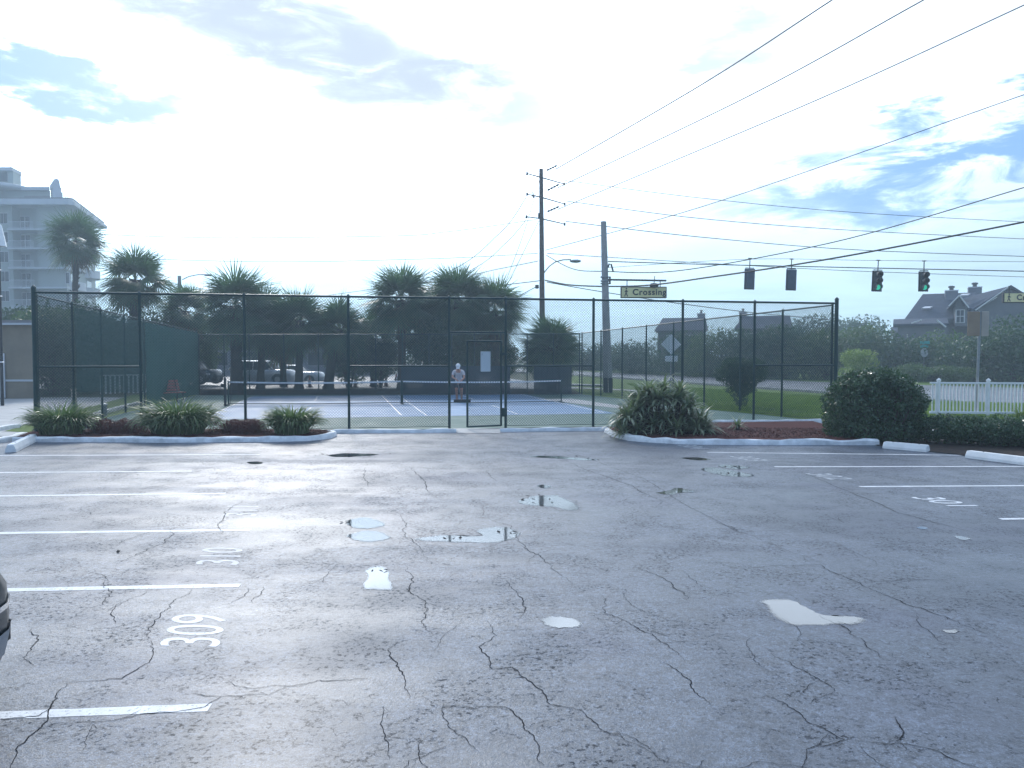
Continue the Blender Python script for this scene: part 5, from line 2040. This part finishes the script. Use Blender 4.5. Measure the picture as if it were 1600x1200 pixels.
# foreground car, only its corner in view
c0 = car('dark slate car whose rounded bumper corner enters at the left edge, in the foreground', (-4.99, 3.52, 0), R(10), paint_blue, 4.6, 1.82, 1.46, .92, False)
tr_ = MB()
a_, b_ = 2.3, .91
ring = se(0, 0, a_ * 1.002, b_ * 1.002, .56, 3.2)
ring2 = se(0, 0, a_ * 1.002, b_ * 1.002, .59, 3.2)
tr_.loft([ring, ring2], cap=False)
tr_.build('chrome_strip', MATS.get('chrome') or pm('chrome', (.8, .8, .8), None, 3, .1, .15, metal=1), c0, True)
tr_ = MB()
tr_.loft([se(0, 0, a_ * .993, b_ * .984, .30, 3.2), se(0, 0, a_ * 1.002, b_ * 1.0, .40, 3.2), se(0, 0, a_ * 1.003, b_ * 1.003, .44, 3.2)], cap=False)
tr_.build('lower_bumper', pm('bumper_grey', (.16, .19, .23), None, 3, .35), c0, True)

# ================================================================== PERSON
def skin_mesh(name, pts, edges, radii, mat, parent, sub=2, root=0):
    me = bpy.data.meshes.new(name)
    me.from_pydata([tuple(p) for p in pts], edges, [])
    o = bpy.data.objects.new(name + '_t', me)
    col.objects.link(o)
    md = o.modifiers.new('s', 'SKIN')
    sv = me.skin_vertices[0].data
    for i, r_ in enumerate(radii):
        sv[i].radius = (r_, r_) if not isinstance(r_, tuple) else r_
        sv[i].use_root = (i == root)
    o.modifiers.new('ss', 'SUBSURF').levels = sub
    o.modifiers['ss'].render_levels = sub
    dg = bpy.context.evaluated_depsgraph_get()
    nm = bpy.data.meshes.new_from_object(o.evaluated_get(dg))
    bpy.data.objects.remove(o)
    nm.materials.clear()
    nm.materials.append(mat)
    nm.polygons.foreach_set('use_smooth', [True] * len(nm.polygons))
    ob = bpy.data.objects.new(name, nm)
    col.objects.link(ob)
    ob.parent = parent
    return ob


pp = G(717, 628)
pr_ = thing('person', pp, 'person in white cap, pale shirt and dark shorts bending over a roller', 'person')
# facing the camera (-Y), bent forward, hands together on the handle
J = {'pel': (0, .10, .90), 'wai': (0, .02, 1.05), 'che': (0, -.14, 1.22), 'nck': (0, -.26, 1.33), 'nk2': (0, -.32, 1.37), 'hd0': (0, -.37, 1.41), 'hd1': (0, -.42, 1.47), 'hd2': (0, -.44, 1.53),
     'sl': (.19, -.20, 1.29), 'el': (.25, -.33, 1.03), 'wl': (.07, -.44, .86), 'hl': (.03, -.46, .79), 'sr': (-.19, -.20, 1.29), 'er': (-.25, -.30, 1.06), 'wr': (-.08, -.42, .97), 'hr': (-.02, -.45, .90),
     'hpl': (.10, .08, .84), 'kl': (.12, -.02, .48), 'al': (.11, .06, .09), 'fl': (.13, -.10, .04), 'hpr': (-.10, .08, .84), 'kr': (-.10, -.04, .48), 'ar': (-.08, .04, .09), 'fr': (-.10, -.12, .04)}
RR = {'pel': .13, 'wai': .125, 'che': .135, 'nck': .075, 'nk2': .052, 'hd0': .062, 'hd1': .092, 'hd2': .075, 'sl': .06, 'el': .042, 'wl': .028, 'hl': .036, 'sr': .06, 'er': .042, 'wr': .028, 'hr': .036,
      'hpl': .095, 'kl': .06, 'al': .042, 'fl': .035, 'hpr': .095, 'kr': .06, 'ar': .042, 'fr': .035}
E = [('pel', 'wai'), ('wai', 'che'), ('che', 'nck'), ('nck', 'nk2'), ('nk2', 'hd0'), ('hd0', 'hd1'), ('hd1', 'hd2'), ('nck', 'sl'), ('sl', 'el'), ('el', 'wl'), ('wl', 'hl'), ('nck', 'sr'), ('sr', 'er'), ('er', 'wr'), ('wr', 'hr'),
     ('pel', 'hpl'), ('hpl', 'kl'), ('kl', 'al'), ('al', 'fl'), ('pel', 'hpr'), ('hpr', 'kr'), ('kr', 'ar'), ('ar', 'fr')]


def fig(name, keys, edges, mat, grow=0.0, over=None, root=0):
    ix = {k_: i for i, k_ in enumerate(keys)}
    P_, R_ = [], []
    for k_ in keys:
        p_ = (over or {}).get(k_)
        P_.append(p_[0] if p_ else J[k_])
        R_.append((p_[1] if p_ else RR[k_] + grow))
    return skin_mesh(name, P_, [(ix[a], ix[b]) for a, b in edges], R_, mat, pr_, 2, root)


# fingers are extra chains rooted in each palm
keys = list(J)
edges = list(E)
for side, hk in (('l', 'hl'), ('r', 'hr')):
    hx, hy, hz = J[hk]
    sg = 1 if side == 'l' else -1
    for i, (ln_, off) in enumerate(((.055, -.024), (.065, -.008), (.062, .008), (.05, .023))):
        k1, k2, k3 = f'{side}f{i}a', f'{side}f{i}b', f'{side}f{i}c'
        J[k1] = (hx - sg * .018, hy - .022, hz + off)
        J[k2] = (hx - sg * .045, hy - .030, hz + off - .004)
        J[k3] = (hx - sg * .050, hy + .000, hz + off - .006)
        RR[k1], RR[k2], RR[k3] = .0095, .009, .0075
        keys += [k1, k2, k3]
        edges += [(hk, k1), (k1, k2), (k2, k3)]
    J[side + 't1'] = (hx + sg * .004, hy - .035, hz + .036)
    J[side + 't2'] = (hx - sg * .022, hy - .048, hz + .050)
    RR[side + 't1'], RR[side + 't2'] = .011, .009
    keys += [side + 't1', side + 't2']
    edges += [(hk, side + 't1'), (side + 't1', side + 't2')]
# nose and ears
J['ns'] = (0, -.525, 1.475); RR['ns'] = .014
J['ea'] = (.088, -.41, 1.475); RR['ea'] = .016
J['eb'] = (-.088, -.41, 1.475); RR['eb'] = .016
keys += ['ns', 'ea', 'eb']
edges += [('hd1', 'ns'), ('hd1', 'ea'), ('hd1', 'eb')]
fig('body', keys, edges, skinm)
fig('shirt', ['wai', 'che', 'nck', 'sl', 'el', 'sr', 'er', 'pel'], [('wai', 'che'), ('che', 'nck'), ('nck', 'sl'), ('nck', 'sr'), ('sl', 'el'), ('sr', 'er'), ('wai', 'pel')], shirtm, .022,
    {'el': ((.235, -.29, 1.11), .06), 'er': ((-.235, -.27, 1.12), .06), 'nck': ((0, -.25, 1.32), .088), 'pel': ((0, .07, .95), .15)})
fig('shorts', ['pel', 'wai', 'hpl', 'kl', 'hpr', 'kr'], [('pel', 'wai'), ('pel', 'hpl'), ('hpl', 'kl'), ('pel', 'hpr'), ('hpr', 'kr')], shortm, .022,
    {'wai': ((0, .05, .98), .14), 'kl': ((.115, 0, .55), .088), 'kr': ((-.10, -.01, .55), .088)})
m = MB()
M = Matrix.Translation((0, -.445, 1.545)) @ Matrix.Rotation(R(35), 4, 'X')
m.loft([[(M @ Vector((q * math.cos(t), q * math.sin(t) * 1.1, zz))) for t in np.linspace(0, 2 * math.pi, 17)[:-1]] for q, zz in ((.098, -.03), (.096, .02), (.07, .06), (.02, .078))])
m.build('cap', hatm, pr_, True)
m = MB()
m.bbox(-.07, .07, -.19, -.09, -.035, -.022, .005, M)
m.build('cap_brim', hatm, pr_)
m = MB()
for x in (-.032, .032):
    m.lathe([(.001, -.009), (.008, -.004), (.008, .004), (.001, .009)], (x, -.508, 1.50), 8)
m.build('eye', darkm, pr_)
MB().bbox(-.028, .028, -.508, -.502, 1.425, 1.434, .003).build('mouth', pm('lip', (.25, .09, .08), None, 9, .5), pr_)
for x in (.13, -.10):
    MB().bbox(x - .05, x + .05, -.20 if x > 0 else -.22, .10, 0, .085, .02).build('shoe', hatm, pr_)
rl2 = thing('court_roller', pp + Vector((0, -.5, 0)), 'long dark roller squeegee held by the bending person', 'squeegee')
MB().tube([(-.02, .03, 1.0), (.0, .04, .8), (.14, .0, .08)], .014, 7).build('handle', galv, rl2, True)
MB().tube([(-.18, 0, .06), (.52, .05, .06)], .055, 10).build('roller', rubber, rl2, True)
MB().tube([(-.2, .03, .12), (.54, .06, .12)], .015, 6).build('frame', darkm, rl2, True)


# ================================================================== BUILDINGS
# --- apartment building, left
CYo = 118.0
cxr = P(120, 600, CYo).x
ca = thing('apartment_building', (cxr, CYo, 0), 'pale green multi-storey apartment building with balconies at the left edge', 'building')


def cpt(px, py, Y=CYo):
    q = P(px, py or 556, Y)
    return Vector((q.x - cxr, Y - CYo, q.z))


ztop_ = cpt(0, 322).z
lx = -32.0
back_ = Vector((-6.4, 20.0, 0))
body = MB()
rx0, rx1 = cpt(24, 0).x, cpt(63, 0).x
body.prism([(lx, 0), (rx0, 0), (rx0, 1.9), (rx1, 1.9), (rx1, 0), (-1.2, 0), (-1.2 + back_.x, back_.y), (lx + back_.x, back_.y)], 0, ztop_)
body.build('wall', condow, ca)
fl_z = [cpt(0, y).z for y in (449, 418.5, 388, 358.5)]
st_h = fl_z[1] - fl_z[0]
levels = [fl_z[0] - st_h * i for i in range(6, 0, -1)]
levels = [z_ for z_ in levels if z_ > 0] + fl_z
# projecting eave
ev = MB()
ev.prism([(lx - 1, -1.3), (0, -1.3), (.55, -.6), (.55 + back_.x, back_.y + 1), (lx - 1, back_.y + 1)], ztop_, ztop_ + .5)
ev.prism([(lx - 1, -1.0), (-.2, -1.0), (.2, -.4), (.2 + back_.x, back_.y + .6), (lx - 1, back_.y + .6)], ztop_ + .5, ztop_ + .95)
ev.build('eave', condot, ca)
fsh = MB()
fsh.prism([(lx - 1, -1.06), (-.17, -1.06), (.25, -.42), (.25 + back_.x, back_.y + .62), (lx - 1, back_.y + .62)], ztop_ + .95, ztop_ + 1.1)
fsh.build('roof_edge', roofd, ca)
for z_ in levels:
    # recessed balcony bay, px 24..62 : dark recess, slab, railing, doors
    x0, x1 = cpt(24, 0).x, cpt(62, 0).x
    w_ = thing_part('balcony', ca)
    m = MB()
    m.box(x0 - .2, x1 + 5.0, -1.0, -.002, z_ - .25, z_)
    m.box(x0 + .01, x1 - .01, -.001, 1.89, z_ - .25, z_)
    m.build('slab', condot, w_)
    m = MB()
    m.box(x0, x1, -.95, -.9, z_ + 1.0, z_ + 1.07)
    m.box(x0, x1, -.95, -.9, z_ + .08, z_ + .14)
    for x in np.arange(x0, x1, .16):
        m.box(x, x + .03, -.94, -.91, z_ + .14, z_ + 1.0)
    m.build('railing', condot, w_)
    for (a_x, b_x) in ((25, 31), (32.5, 39), (53, 57), (58.5, 62.5)):
        xa, xb = cpt(a_x, 0).x, cpt(b_x, 0).x
        f_ = MB()
        f_.box(xa - .06, xb + .06, 1.86, 1.897, z_ + .02, z_ + 2.35)
        f_.build('door_frame', condot, w_)
        f_ = MB()
        f_.box(xa, xb, 1.84, 1.859, z_ + .06, z_ + 2.28)
        f_.build('door', glassd, w_)
    for (a_x, b_x) in ((0, 4), (5, 10.5), (11.5, 17)):
        xa, xb = cpt(a_x, 0).x, cpt(b_x, 0).x
        win = MB().box(xa - .08, xb + .08, -.07, -.003, z_ + .82, z_ + 2.5).build('window', condot, ca)
        MB().box(xa, xb, -.09, -.071, z_ + .9, z_ + 2.42).build('pane', glassd, win)
    for (a_x, b_x) in ((106, 111),):
        xa, xb = cpt(a_x, 0).x, cpt(b_x, 0).x
        win = MB().box(xa - .08, xb + .08, -.07, -.003, z_ + .5, z_ + 2.3).build('window', condot, ca)
        MB().box(xa, xb, -.09, -.071, z_ + .6, z_ + 2.2).build('pane', glassd, win)
    # balconies on the receding right face
    u = back_.normalized()
    nrm = Vector((u.y, -u.x, 0))
    o_ = Vector((-1.2, 0, 0))
    for (s0, s1) in ((1.0, 7.5), (12.5, 18.5)):
        w_ = thing_part('balcony', ca)
        pts_ = []
        for t in np.linspace(0, 1, 11):
            t = float(t)
            pts_.append(o_ + u * (s0 + (s1 - s0) * t) + nrm * (1.7 * (math.sin(math.pi * t) ** .45 if 0 < t < 1 else 0) + .003))
        m = MB()
        m.prism([(p_.x, p_.y) for p_ in pts_], z_ - .25, z_)
        m.build('slab', condot, w_)
        m = MB()
        n_ = len(pts_)
        vs = [Vector((p_.x, p_.y, z_)) for p_ in pts_] + [Vector((p_.x, p_.y, z_ + 1.05)) for p_ in pts_]
        m.add(vs, [(j, j + 1, n_ + j + 1, n_ + j) for j in range(n_ - 1)])
        m.build('parapet', condot, w_)
        q0, q1 = o_ + u * (s0 + 1.2), o_ + u * (s1 - 1.2)
        m = MB()
        m.prism([q0 + nrm * .003, q1 + nrm * .003, q1 + nrm * .05, q0 + nrm * .05], z_ + .05, z_ + 2.3)
        m.build('door', glassd, w_)
# penthouse
m = MB()
q0, q1 = cpt(0, 300, 123), cpt(33, 262, 123)
m.prism([(lx, 5), (cpt(27, 0, 123).x, 5), (cpt(33, 0, 125).x, 8), (cpt(33, 0, 125).x - 6, 15), (lx - 6, 15)], ztop_ + .9, cpt(0, 267, 123).z)
m.build('penthouse_wall', condow, ca)
m = MB()
m.prism([(lx - .4, 4.6), (cpt(27.5, 0, 123).x, 4.6), (cpt(34, 0, 125).x, 8), (cpt(34, 0, 125).x - 6, 15.4), (lx - 6, 15.4)], cpt(0, 267, 123).z, cpt(0, 262, 123).z)
m.build('penthouse_roof', condot, ca)
m = MB()
m.box(cpt(1, 0, 123).x, cpt(19, 0, 123).x, 4.93, 4.997, cpt(0, 284, 123).z, cpt(0, 268.5, 123).z)
win = m.build('window', roofd, ca)
MB().box(cpt(2, 0, 123).x, cpt(18, 0, 123).x, 4.91, 4.929, cpt(0, 283.3, 123).z, cpt(0, 269.3, 123).z).build('pane', glassd, win)
m = MB()
xs = cpt(0, 0, 122).x
m.lathe([(5.0, 0), (5.3, .25), (5.3, .6), (4.8, .75)], (cpt(8, 0, 124).x, 5.5, cpt(0, 295, 121).z), 28)
m.build('round_balcony', condot, ca, True)
m = MB()
m.prism([(cpt(15, 0, 122).x, 4), (cpt(84, 0, 122).x, 4), (cpt(84, 0, 122).x - 4, 10), (cpt(15, 0, 122).x - 4, 10)], ztop_ + 1.1, cpt(0, 298, 122).z)
m.build('roof_room', condow, ca)
m = MB()
m.prism([(cpt(33, 0, 122).x, 3.5), (cpt(86, 0, 122).x, 3.5), (cpt(86, 0, 122).x - 4.5, 10.5), (cpt(33, 0, 122).x - 4.5, 10.5)], cpt(0, 298, 122).z, cpt(0, 293, 122).z)
m.build('roof_room_cornice', condot, ca)
MB().box(cpt(44, 0, 122).x, cpt(83, 0, 122).x, 3.95, 3.997, cpt(0, 312, 122).z, cpt(0, 306, 122).z).build('louvre', roofd, ca)
m = MB()
xc0, xc1 = cpt(82.5, 0, 121).x, cpt(97.5, 0, 121).x
prof = [(82.5, 315), (98, 315), (98, 301), (96, 300.5), (95.5, 296), (96, 294), (94, 292), (93, 284), (91, 280), (88, 279), (84.5, 280), (84, 284), (81, 285.5), (81, 292.5), (82.5, 294)]
vs = [cpt(x, y, 121) for x, y in prof]
n_ = len(vs)
m.add(vs + [v + Vector((-1.4, 1.8, 0)) for v in vs], [tuple(range(n_)), tuple(range(2 * n_ - 1, n_ - 1, -1))] + [(i, (i + 1) % n_, (i + 1) % n_ + n_, i + n_) for i in range(n_)])
m.build('gable_ornament', condot, ca)

# --- tan building at left
tb = thing('tan_building', (G(0, 623).x, 35.0, 0), 'low tan stucco building with a flat grey roof at the left edge', 'building')
zt = P(0, 508, 35).z
x1 = P(57, 600, 35).x - tb.location.x
MB().prism([(-9, 0), (x1, 0), (x1 - 5.0, 7), (-14, 7)], 0, zt).build('wall', tanwall, tb)
MB().prism([(-9.3, -.3), (x1 + .25, -.3), (x1 - 4.9, 7.3), (-14.3, 7.3)], zt + .003, zt + .09).build('roof_edge', condot, tb)
MB().prism([(-9.2, -.2), (x1 + .15, -.2), (x1 - 5.0, 7.2), (-14.2, 7.2)], zt + .093, zt + .22).build('roof', roofd, tb)
MB().box(-9.02, x1 + .03, -.035, -.003, P(0, 595, 35).z - .03, P(0, 593, 35).z).build('band', condot, tb)
xd = P(9.5, 600, 35).x - tb.location.x
dr = MB().box(xd - 1.0, xd, -.10, -.04, .04, P(0, 552, 35).z).build('door', trimw, tb)
MB().box(xd - .95, xd - .88, -.15, -.101, 1.0, 1.1).build('handle', darkm, dr)

alum2 = pm('grey_frame', (.26, .28, .31), None, 3, .6)
# --- long grey building behind palms
gbY = 78.0
gb_ = thing('grey_building', (P(330, 600, gbY).x, gbY, 0), 'long low grey building with pale windows behind the parked cars', 'building')
x1 = P(588, 600, gbY).x - gb_.location.x
zt = P(0, 533, gbY).z
MB().prism([(-12, 0), (x1, 0), (x1, 9), (-12, 9)], 0, zt).build('wall', greyw, gb_)
MB().prism([(-12.4, -.4), (x1 + .4, -.4), (x1 + .4, 9.4), (-12.4, 9.4)], zt + .003, zt + .3).build('roof', roofd, gb_)
for i in range(8):
    x = -10.5 + i * 3.4
    if x + 2 > x1:
        break
    w_ = MB().box(x - .1, x + 2.1, -.06, -.003, .9, 2.4).build('window', alum2, gb_)
    MB().box(x, x + .98, -.08, -.061, 1.0, 2.3).build('pane', glassd, w_)
    MB().box(x + 1.02, x + 2.0, -.08, -.061, 1.0, 2.3).build('pane', glassd, w_)

# --- small tan building through the gate
sbY = 90
s_b = thing('tan_building', (P(745, 600, sbY).x, sbY, 0), 'distant tan building seen above the gate between the palms', 'building')
MB().prism([(-2.5, 0), (4.5, 0), (4.5, 6), (-2.5, 6)], 0, P(0, 545, sbY).z).build('wall', tanwall, s_b)
MB().prism([(-2.8, -.3), (4.8, -.3), (4.8, 6.3), (-2.8, 6.3)], P(0, 545, sbY).z + .003, P(0, 543, sbY).z).build('roof', roofd, s_b)
for x in (-1, 1.2, 3.2):
    MB().box(x - .45, x + .45, -.05, -.003, 1.2, 2.2).build('window', glassd, s_b)


# --- houses right
def gable(m, x0, x1, y0, y1, ze, zr, ridge='x', over=.0, thick=.18, hip=0.0):
    """pitched roof slab; ridge along x with optional hip at x0"""
    ym = (y0 + y1) / 2
    a, b = x0 + hip, x1
    vs = [(x0, y0, ze), (x1, y0, ze), (x1, y1, ze), (x0, y1, ze), (a, ym, zr), (b, ym, zr)]
    vs += [(v[0], v[1], v[2] - thick) for v in vs]
    fs = [(0, 1, 5, 4), (2, 3, 4, 5), (3, 0, 4), (7, 6, 10, 11), (9, 8, 11, 10), (6, 9, 10), (0, 6, 7, 1), (2, 8, 9, 3), (1, 7, 11, 5), (2, 5, 11, 8), (3, 9, 6, 0)]
    m.add(vs, fs)


hY = 76.0
HPHI = R(27)
h_ = thing('grey_house', (P(1490, 600, hY).x, hY, 0), 'large grey shingled house with dormer window and two chimneys on the right', 'house', rz=-HPHI)


def hp(px, py, dy=0):
    d_ = ray(px or 1495, py or 556)
    O_ = Vector((h_.location.x, hY, 0))
    ey = Vector((math.sin(HPHI), math.cos(HPHI), 0))
    ex = Vector((math.cos(HPHI), -math.sin(HPHI), 0))
    t_ = (dy + ey.dot(O_)) / ey.dot(d_)
    p_ = Vector((d_.x * t_, d_.y * t_, H + d_.z * t_))
    return Vector((ex.dot(p_ - O_), dy, p_.z))


ze = hp(0, 508).z
xa, xb = hp(1416, 0).x, hp(1680, 0).x
MB().prism([(xa + .6, 1), (xb, 1), (xb, 11), (xa + .6, 11)], 0, ze + .2).build('wall', housew, h_)
# left hipped roof
m = MB()
xl0, xl1 = hp(1412, 0).x, hp(1530, 0).x
gable(m, xl0, xl1, 0, 11, hp(1412, 499).z, hp(1460, 459, 5.5).z, hip=hp(1440, 0, 5.5).x - xl0)
m.build('roof', shingle, h_)
# right gabled roof facing the camera-left: ridge runs in depth
m = MB()
gx0, gx1, gxm = hp(1515, 0).x, hp(1650, 0).x, hp(1575, 0).x
zr = hp(1577, 446.5).z
zl = hp(1515, 485).z
vs = [(gx0, -1.0, zl), (gxm, -1.0, zr), (gx1, -1.0, zl - .6), (gx0, 12, zl), (gxm, 12, zr), (gx1, 12, zl - .6)]
vs = [(x, y, z_) for x, y, z_ in vs] + [(x, y, z_ - .22) for x, y, z_ in vs]
m.add(vs, [(0, 1, 4, 3), (1, 2, 5, 4), (6, 9, 10, 7), (7, 10, 11, 8), (0, 6, 7, 1), (1, 7, 8, 2), (3, 4, 10, 9), (4, 5, 11, 10), (0, 3, 9, 6), (2, 8, 11, 5)])
m.build('gable_roof', shingle, h_)
m = MB()
m.add([(gx0 + .5, -.4, 0), (gx1 - .4, -.4, 0), (gx1 - .4, -.4, zl - .75), (gxm, -.4, zr - .3), (gx0 + .5, -.4, zl - .05), (gx0 + .5, 1, 0), (gx1 - .4, 1, 0), (gx1 - .4, 1, zl - .75), (gxm, 1, zr - .3), (gx0 + .5, 1, zl - .05)],
      [(0, 1, 2, 3, 4), (5, 9, 8, 7, 6), (0, 4, 9, 5), (1, 6, 7, 2), (2, 7, 8, 3), (3, 8, 9, 4), (0, 5, 6, 1)])
m.build('gable_wall', housew, h_)
# sloping left flank that joins gable to eave (valley roof)
m = MB()
a, b, c, d = hp(1503, 466, 3), hp(1578, 446.8, 3), hp(1524, 484, -1.1), hp(1503, 478, -.4)
m.add([a, b, c, d] + [v - Vector((0, 0, .2)) for v in (a, b, c, d)], [(0, 1, 2, 3), (7, 6, 5, 4), (0, 3, 7, 4), (3, 2, 6, 7), (2, 1, 5, 6), (1, 0, 4, 5)])
m.build('valley_roof', shingle, h_)
rk = MB()
rk.tube([hp(1524, 485, -1.25), hp(1577, 447.5, -1.25)], .07, 5)
rk.build('rake_trim', trimw, h_)
# dormer
dx0, dx1 = hp(1490, 0).x, hp(1508, 0).x
dz0, dz1 = hp(0, 511).z, hp(0, 479).z
dm = thing_part('dormer', h_)
MB().box(dx0, dx1, -1.4, 3, dz0, dz1).build('wall', housew, dm)
m = MB()
ax, bx_, cx_ = hp(1481, 479.5).x, hp(1495, 0).x, hp(1510, 0).x
zz0, zz1 = hp(0, 479.5).z, hp(0, 463.5).z
vs = [(ax, -1.9, zz0), (bx_, -1.9, zz1), (cx_, -1.9, zz0 - .2), (ax, 4, zz0), (bx_, 4, zz1), (cx_, 4, zz0 - .2)]
vs += [(x, y, z_ - .16) for x, y, z_ in vs]
m.add(vs, [(0, 1, 4, 3), (1, 2, 5, 4), (6, 9, 10, 7), (7, 10, 11, 8), (0, 6, 7, 1), (1, 7, 8, 2), (0, 3, 9, 6), (2, 8, 11, 5), (3, 4, 10, 9), (4, 5, 11, 10)])
m.build('roof', shingle, dm)
m = MB()
m.add([(ax + .5, -1.45, zz0 - .1), (cx_ - .4, -1.45, zz0 - .1), (bx_, -1.45, zz1 - .16), (ax + .5, 0, zz0 - .1), (cx_ - .4, 0, zz0 - .1), (bx_, 0, zz1 - .16)], [(0, 1, 2), (3, 5, 4), (0, 3, 4, 1), (1, 4, 5, 2), (2, 5, 3, 0)])
m.build('gable', housew, dm)
m = MB()
m.tube([(ax, -1.95, zz0 - .02), (bx_, -1.95, zz1 - .02)], .07, 5)
m.tube([(cx_, -1.95, zz0 - .22), (bx_, -1.95, zz1 - .02)], .07, 5)
m.build('rake_trim', trimw, dm)
wx0, wx1 = hp(1492, 0).x, hp(1503, 0).x
w_ = MB().box(wx0 - .1, wx1 + .1, -1.46, -1.403, hp(0, 505.5).z, hp(0, 485).z).build('window', trimw, dm)
zm = hp(0, 495.3).z
for (x0, x1_) in ((wx0, (wx0 + wx1) / 2 - .03), ((wx0 + wx1) / 2 + .03, wx1)):
    MB().box(x0, x1_, -1.48, -1.461, hp(0, 504.5).z, zm - .04).build('pane', glassd, w_)
    MB().box(x0, x1_, -1.48, -1.461, zm + .04, hp(0, 486).z).build('pane', glassd, w_)
for (px0, px1, pt, pb, dy) in ((1475, 1495, 453, 471, 4), (1511, 1532, 449, 465, 6)):
    ch = MB().box(hp(px0, 0, dy).x, hp(px1, 0, dy).x, dy, dy + 1.3, hp(0, pb, dy).z - 1.5, hp(0, pt + 1.5, dy).z).build('chimney', greyw, h_)
    MB().box(hp(px0 - .7, 0, dy).x, hp(px1 + .7, 0, dy).x, dy - .1, dy + 1.4, hp(0, pt + 1.5, dy).z + .002, hp(0, pt, dy).z).build('chimney_cap', trimw, ch)
    xm = (hp(px0, 0, dy).x + hp(px1, 0, dy).x) / 2
    MB().lathe([(.2, 0), (.2, .25), (.3, .28), (.3, .45), (.1, .5)], (xm, dy + .6, hp(0, pt, dy).z), 8).build('flue', darkm, ch)
# skylights and vents
for (px, py, w_px) in ((1446, 480, 12), (1505, 460, 12)):
    a = hp(px - w_px / 2, py + 1.5, 1.4)
    b = hp(px + w_px / 2, py - 1.5, 2.0)
    m = MB()
    m.add([(a.x, 1.4, a.z), (b.x, 1.4, a.z), (b.x + .3, 2.2, b.z), (a.x + .3, 2.2, b.z), (a.x, 1.5, a.z - .12), (b.x, 1.5, a.z - .12), (b.x + .3, 2.3, b.z - .12), (a.x + .3, 2.3, b.z - .12)],
          [(0, 1, 2, 3), (7, 6, 5, 4), (0, 4, 5, 1), (1, 5, 6, 2), (2, 6, 7, 3), (3, 7, 4, 0)])
    m.build('skylight', trimw, h_)
# lower porch roof left
m = MB()
a0, a1 = hp(1396, 497, -2).x, hp(1480, 0, -2).x
gable(m, a0, a1, -3.5, 1, hp(0, 505, -3).z, hp(0, 497, -1).z)
m.build('lower_roof', shingle, h_)
MB().prism([(a0 + .4, -3), (a1, -3), (a1, .9), (a0 + .4, .9)], 0, hp(0, 505, -3).z - .2).build('lower_wall', housew, h_)
m = MB()
m.tube([hp(1424, 505, -3.6), hp(1440, 500, -3.6)], .06, 5)
m.tube([hp(1464, 500, -3.6), hp(1478, 511, -3.6)], .08, 5)
m.build('trim', trimw, h_)


def far_house(label, x0, x1, top, Y, chim, group='dark-roofed houses across the road'):
    a = P(x0, 600, Y)
    rt = thing('far_house', (a.x, Y, 0), label, 'house', group, -math.atan(((x0 + x1) / 2 - 800) / F))
    w = P(x1, 600, Y).x - a.x
    zr = P(0, top, Y).z
    ze = P(0, top + 22, Y).z
    MB().prism([(.4, 0), (w - .3, 0), (w - .3, 9), (.4, 9)], 0, ze + .1).build('wall', housew, rt)
    m = MB()
    hip = .9
    vs = [(0, -.5, ze), (w, -.5, ze), (w, 9.5, ze), (0, 9.5, ze), (hip, 3.5, zr), (w - .2, 3.5, zr), (w - .2, 5.5, zr), (hip, 5.5, zr)]
    m.add(vs, [(0, 1, 5, 4), (1, 2, 6, 5), (2, 3, 7, 6), (3, 0, 4, 7), (4, 5, 6, 7), (3, 2, 1, 0)])
    m.build('roof', shingle, rt)
    for c in chim:
        xc = P(c, 600, Y).x - a.x
        ch = MB().box(xc - .45, xc + .45, 3.6, 4.6, zr - 1, zr + .45).build('chimney', greyw, rt)
        MB().box(xc - .52, xc + .52, 3.5, 4.7, zr + .452, zr + .55).build('cap', trimw, ch)
        MB().lathe([(.12, 0), (.12, .3), (.2, .32), (.2, .4)], (xc, 4.1, zr + .55), 8).build('flue', darkm, ch)
    for x in np.arange(1.5, w - 2, 2.6):
        wi = MB().box(x - .1, x + 1.1, -.04, -.003 + .0, ze - 1.7, ze - .5).build('window', trimw, rt)
        MB().box(x, x + 1, -.06, -.041, ze - 1.6, ze - .6).build('pane', glassd, wi)
    return rt


far_house('dark-roofed house behind the trees left of the diamond sign plate', 1022, 1103, 495, 92, (1094,))
far_house('dark-roofed house with a vent on its ridge behind the fence corner posts', 1146, 1232, 492, 90, (1158,))
far_house('low dark-roofed house peeking above the trees left of the grey house', 1388, 1436, 497, 98, ())

# ------------------------------------------------------------------ haze
hz = bpy.data.materials.new('haze')
hz.use_nodes = True
N = NT(hz.node_tree)
out = N.n('ShaderNodeOutputMaterial')
pv = N.n('ShaderNodeVolumePrincipled')
pv.inputs['Color'].default_value = (0.70, 0.87, 1.0, 1)
pv.inputs['Density'].default_value = 0.0022
pv.inputs['Anisotropy'].default_value = 0.3
N.l(pv.outputs[0], out.inputs['Volume'])
USE_HAZE = True
if USE_HAZE:
    o = MB().box(-125, 125, -45, 175, -1.5, 36).build('haze', hz)
    tag(o, kind='stuff')
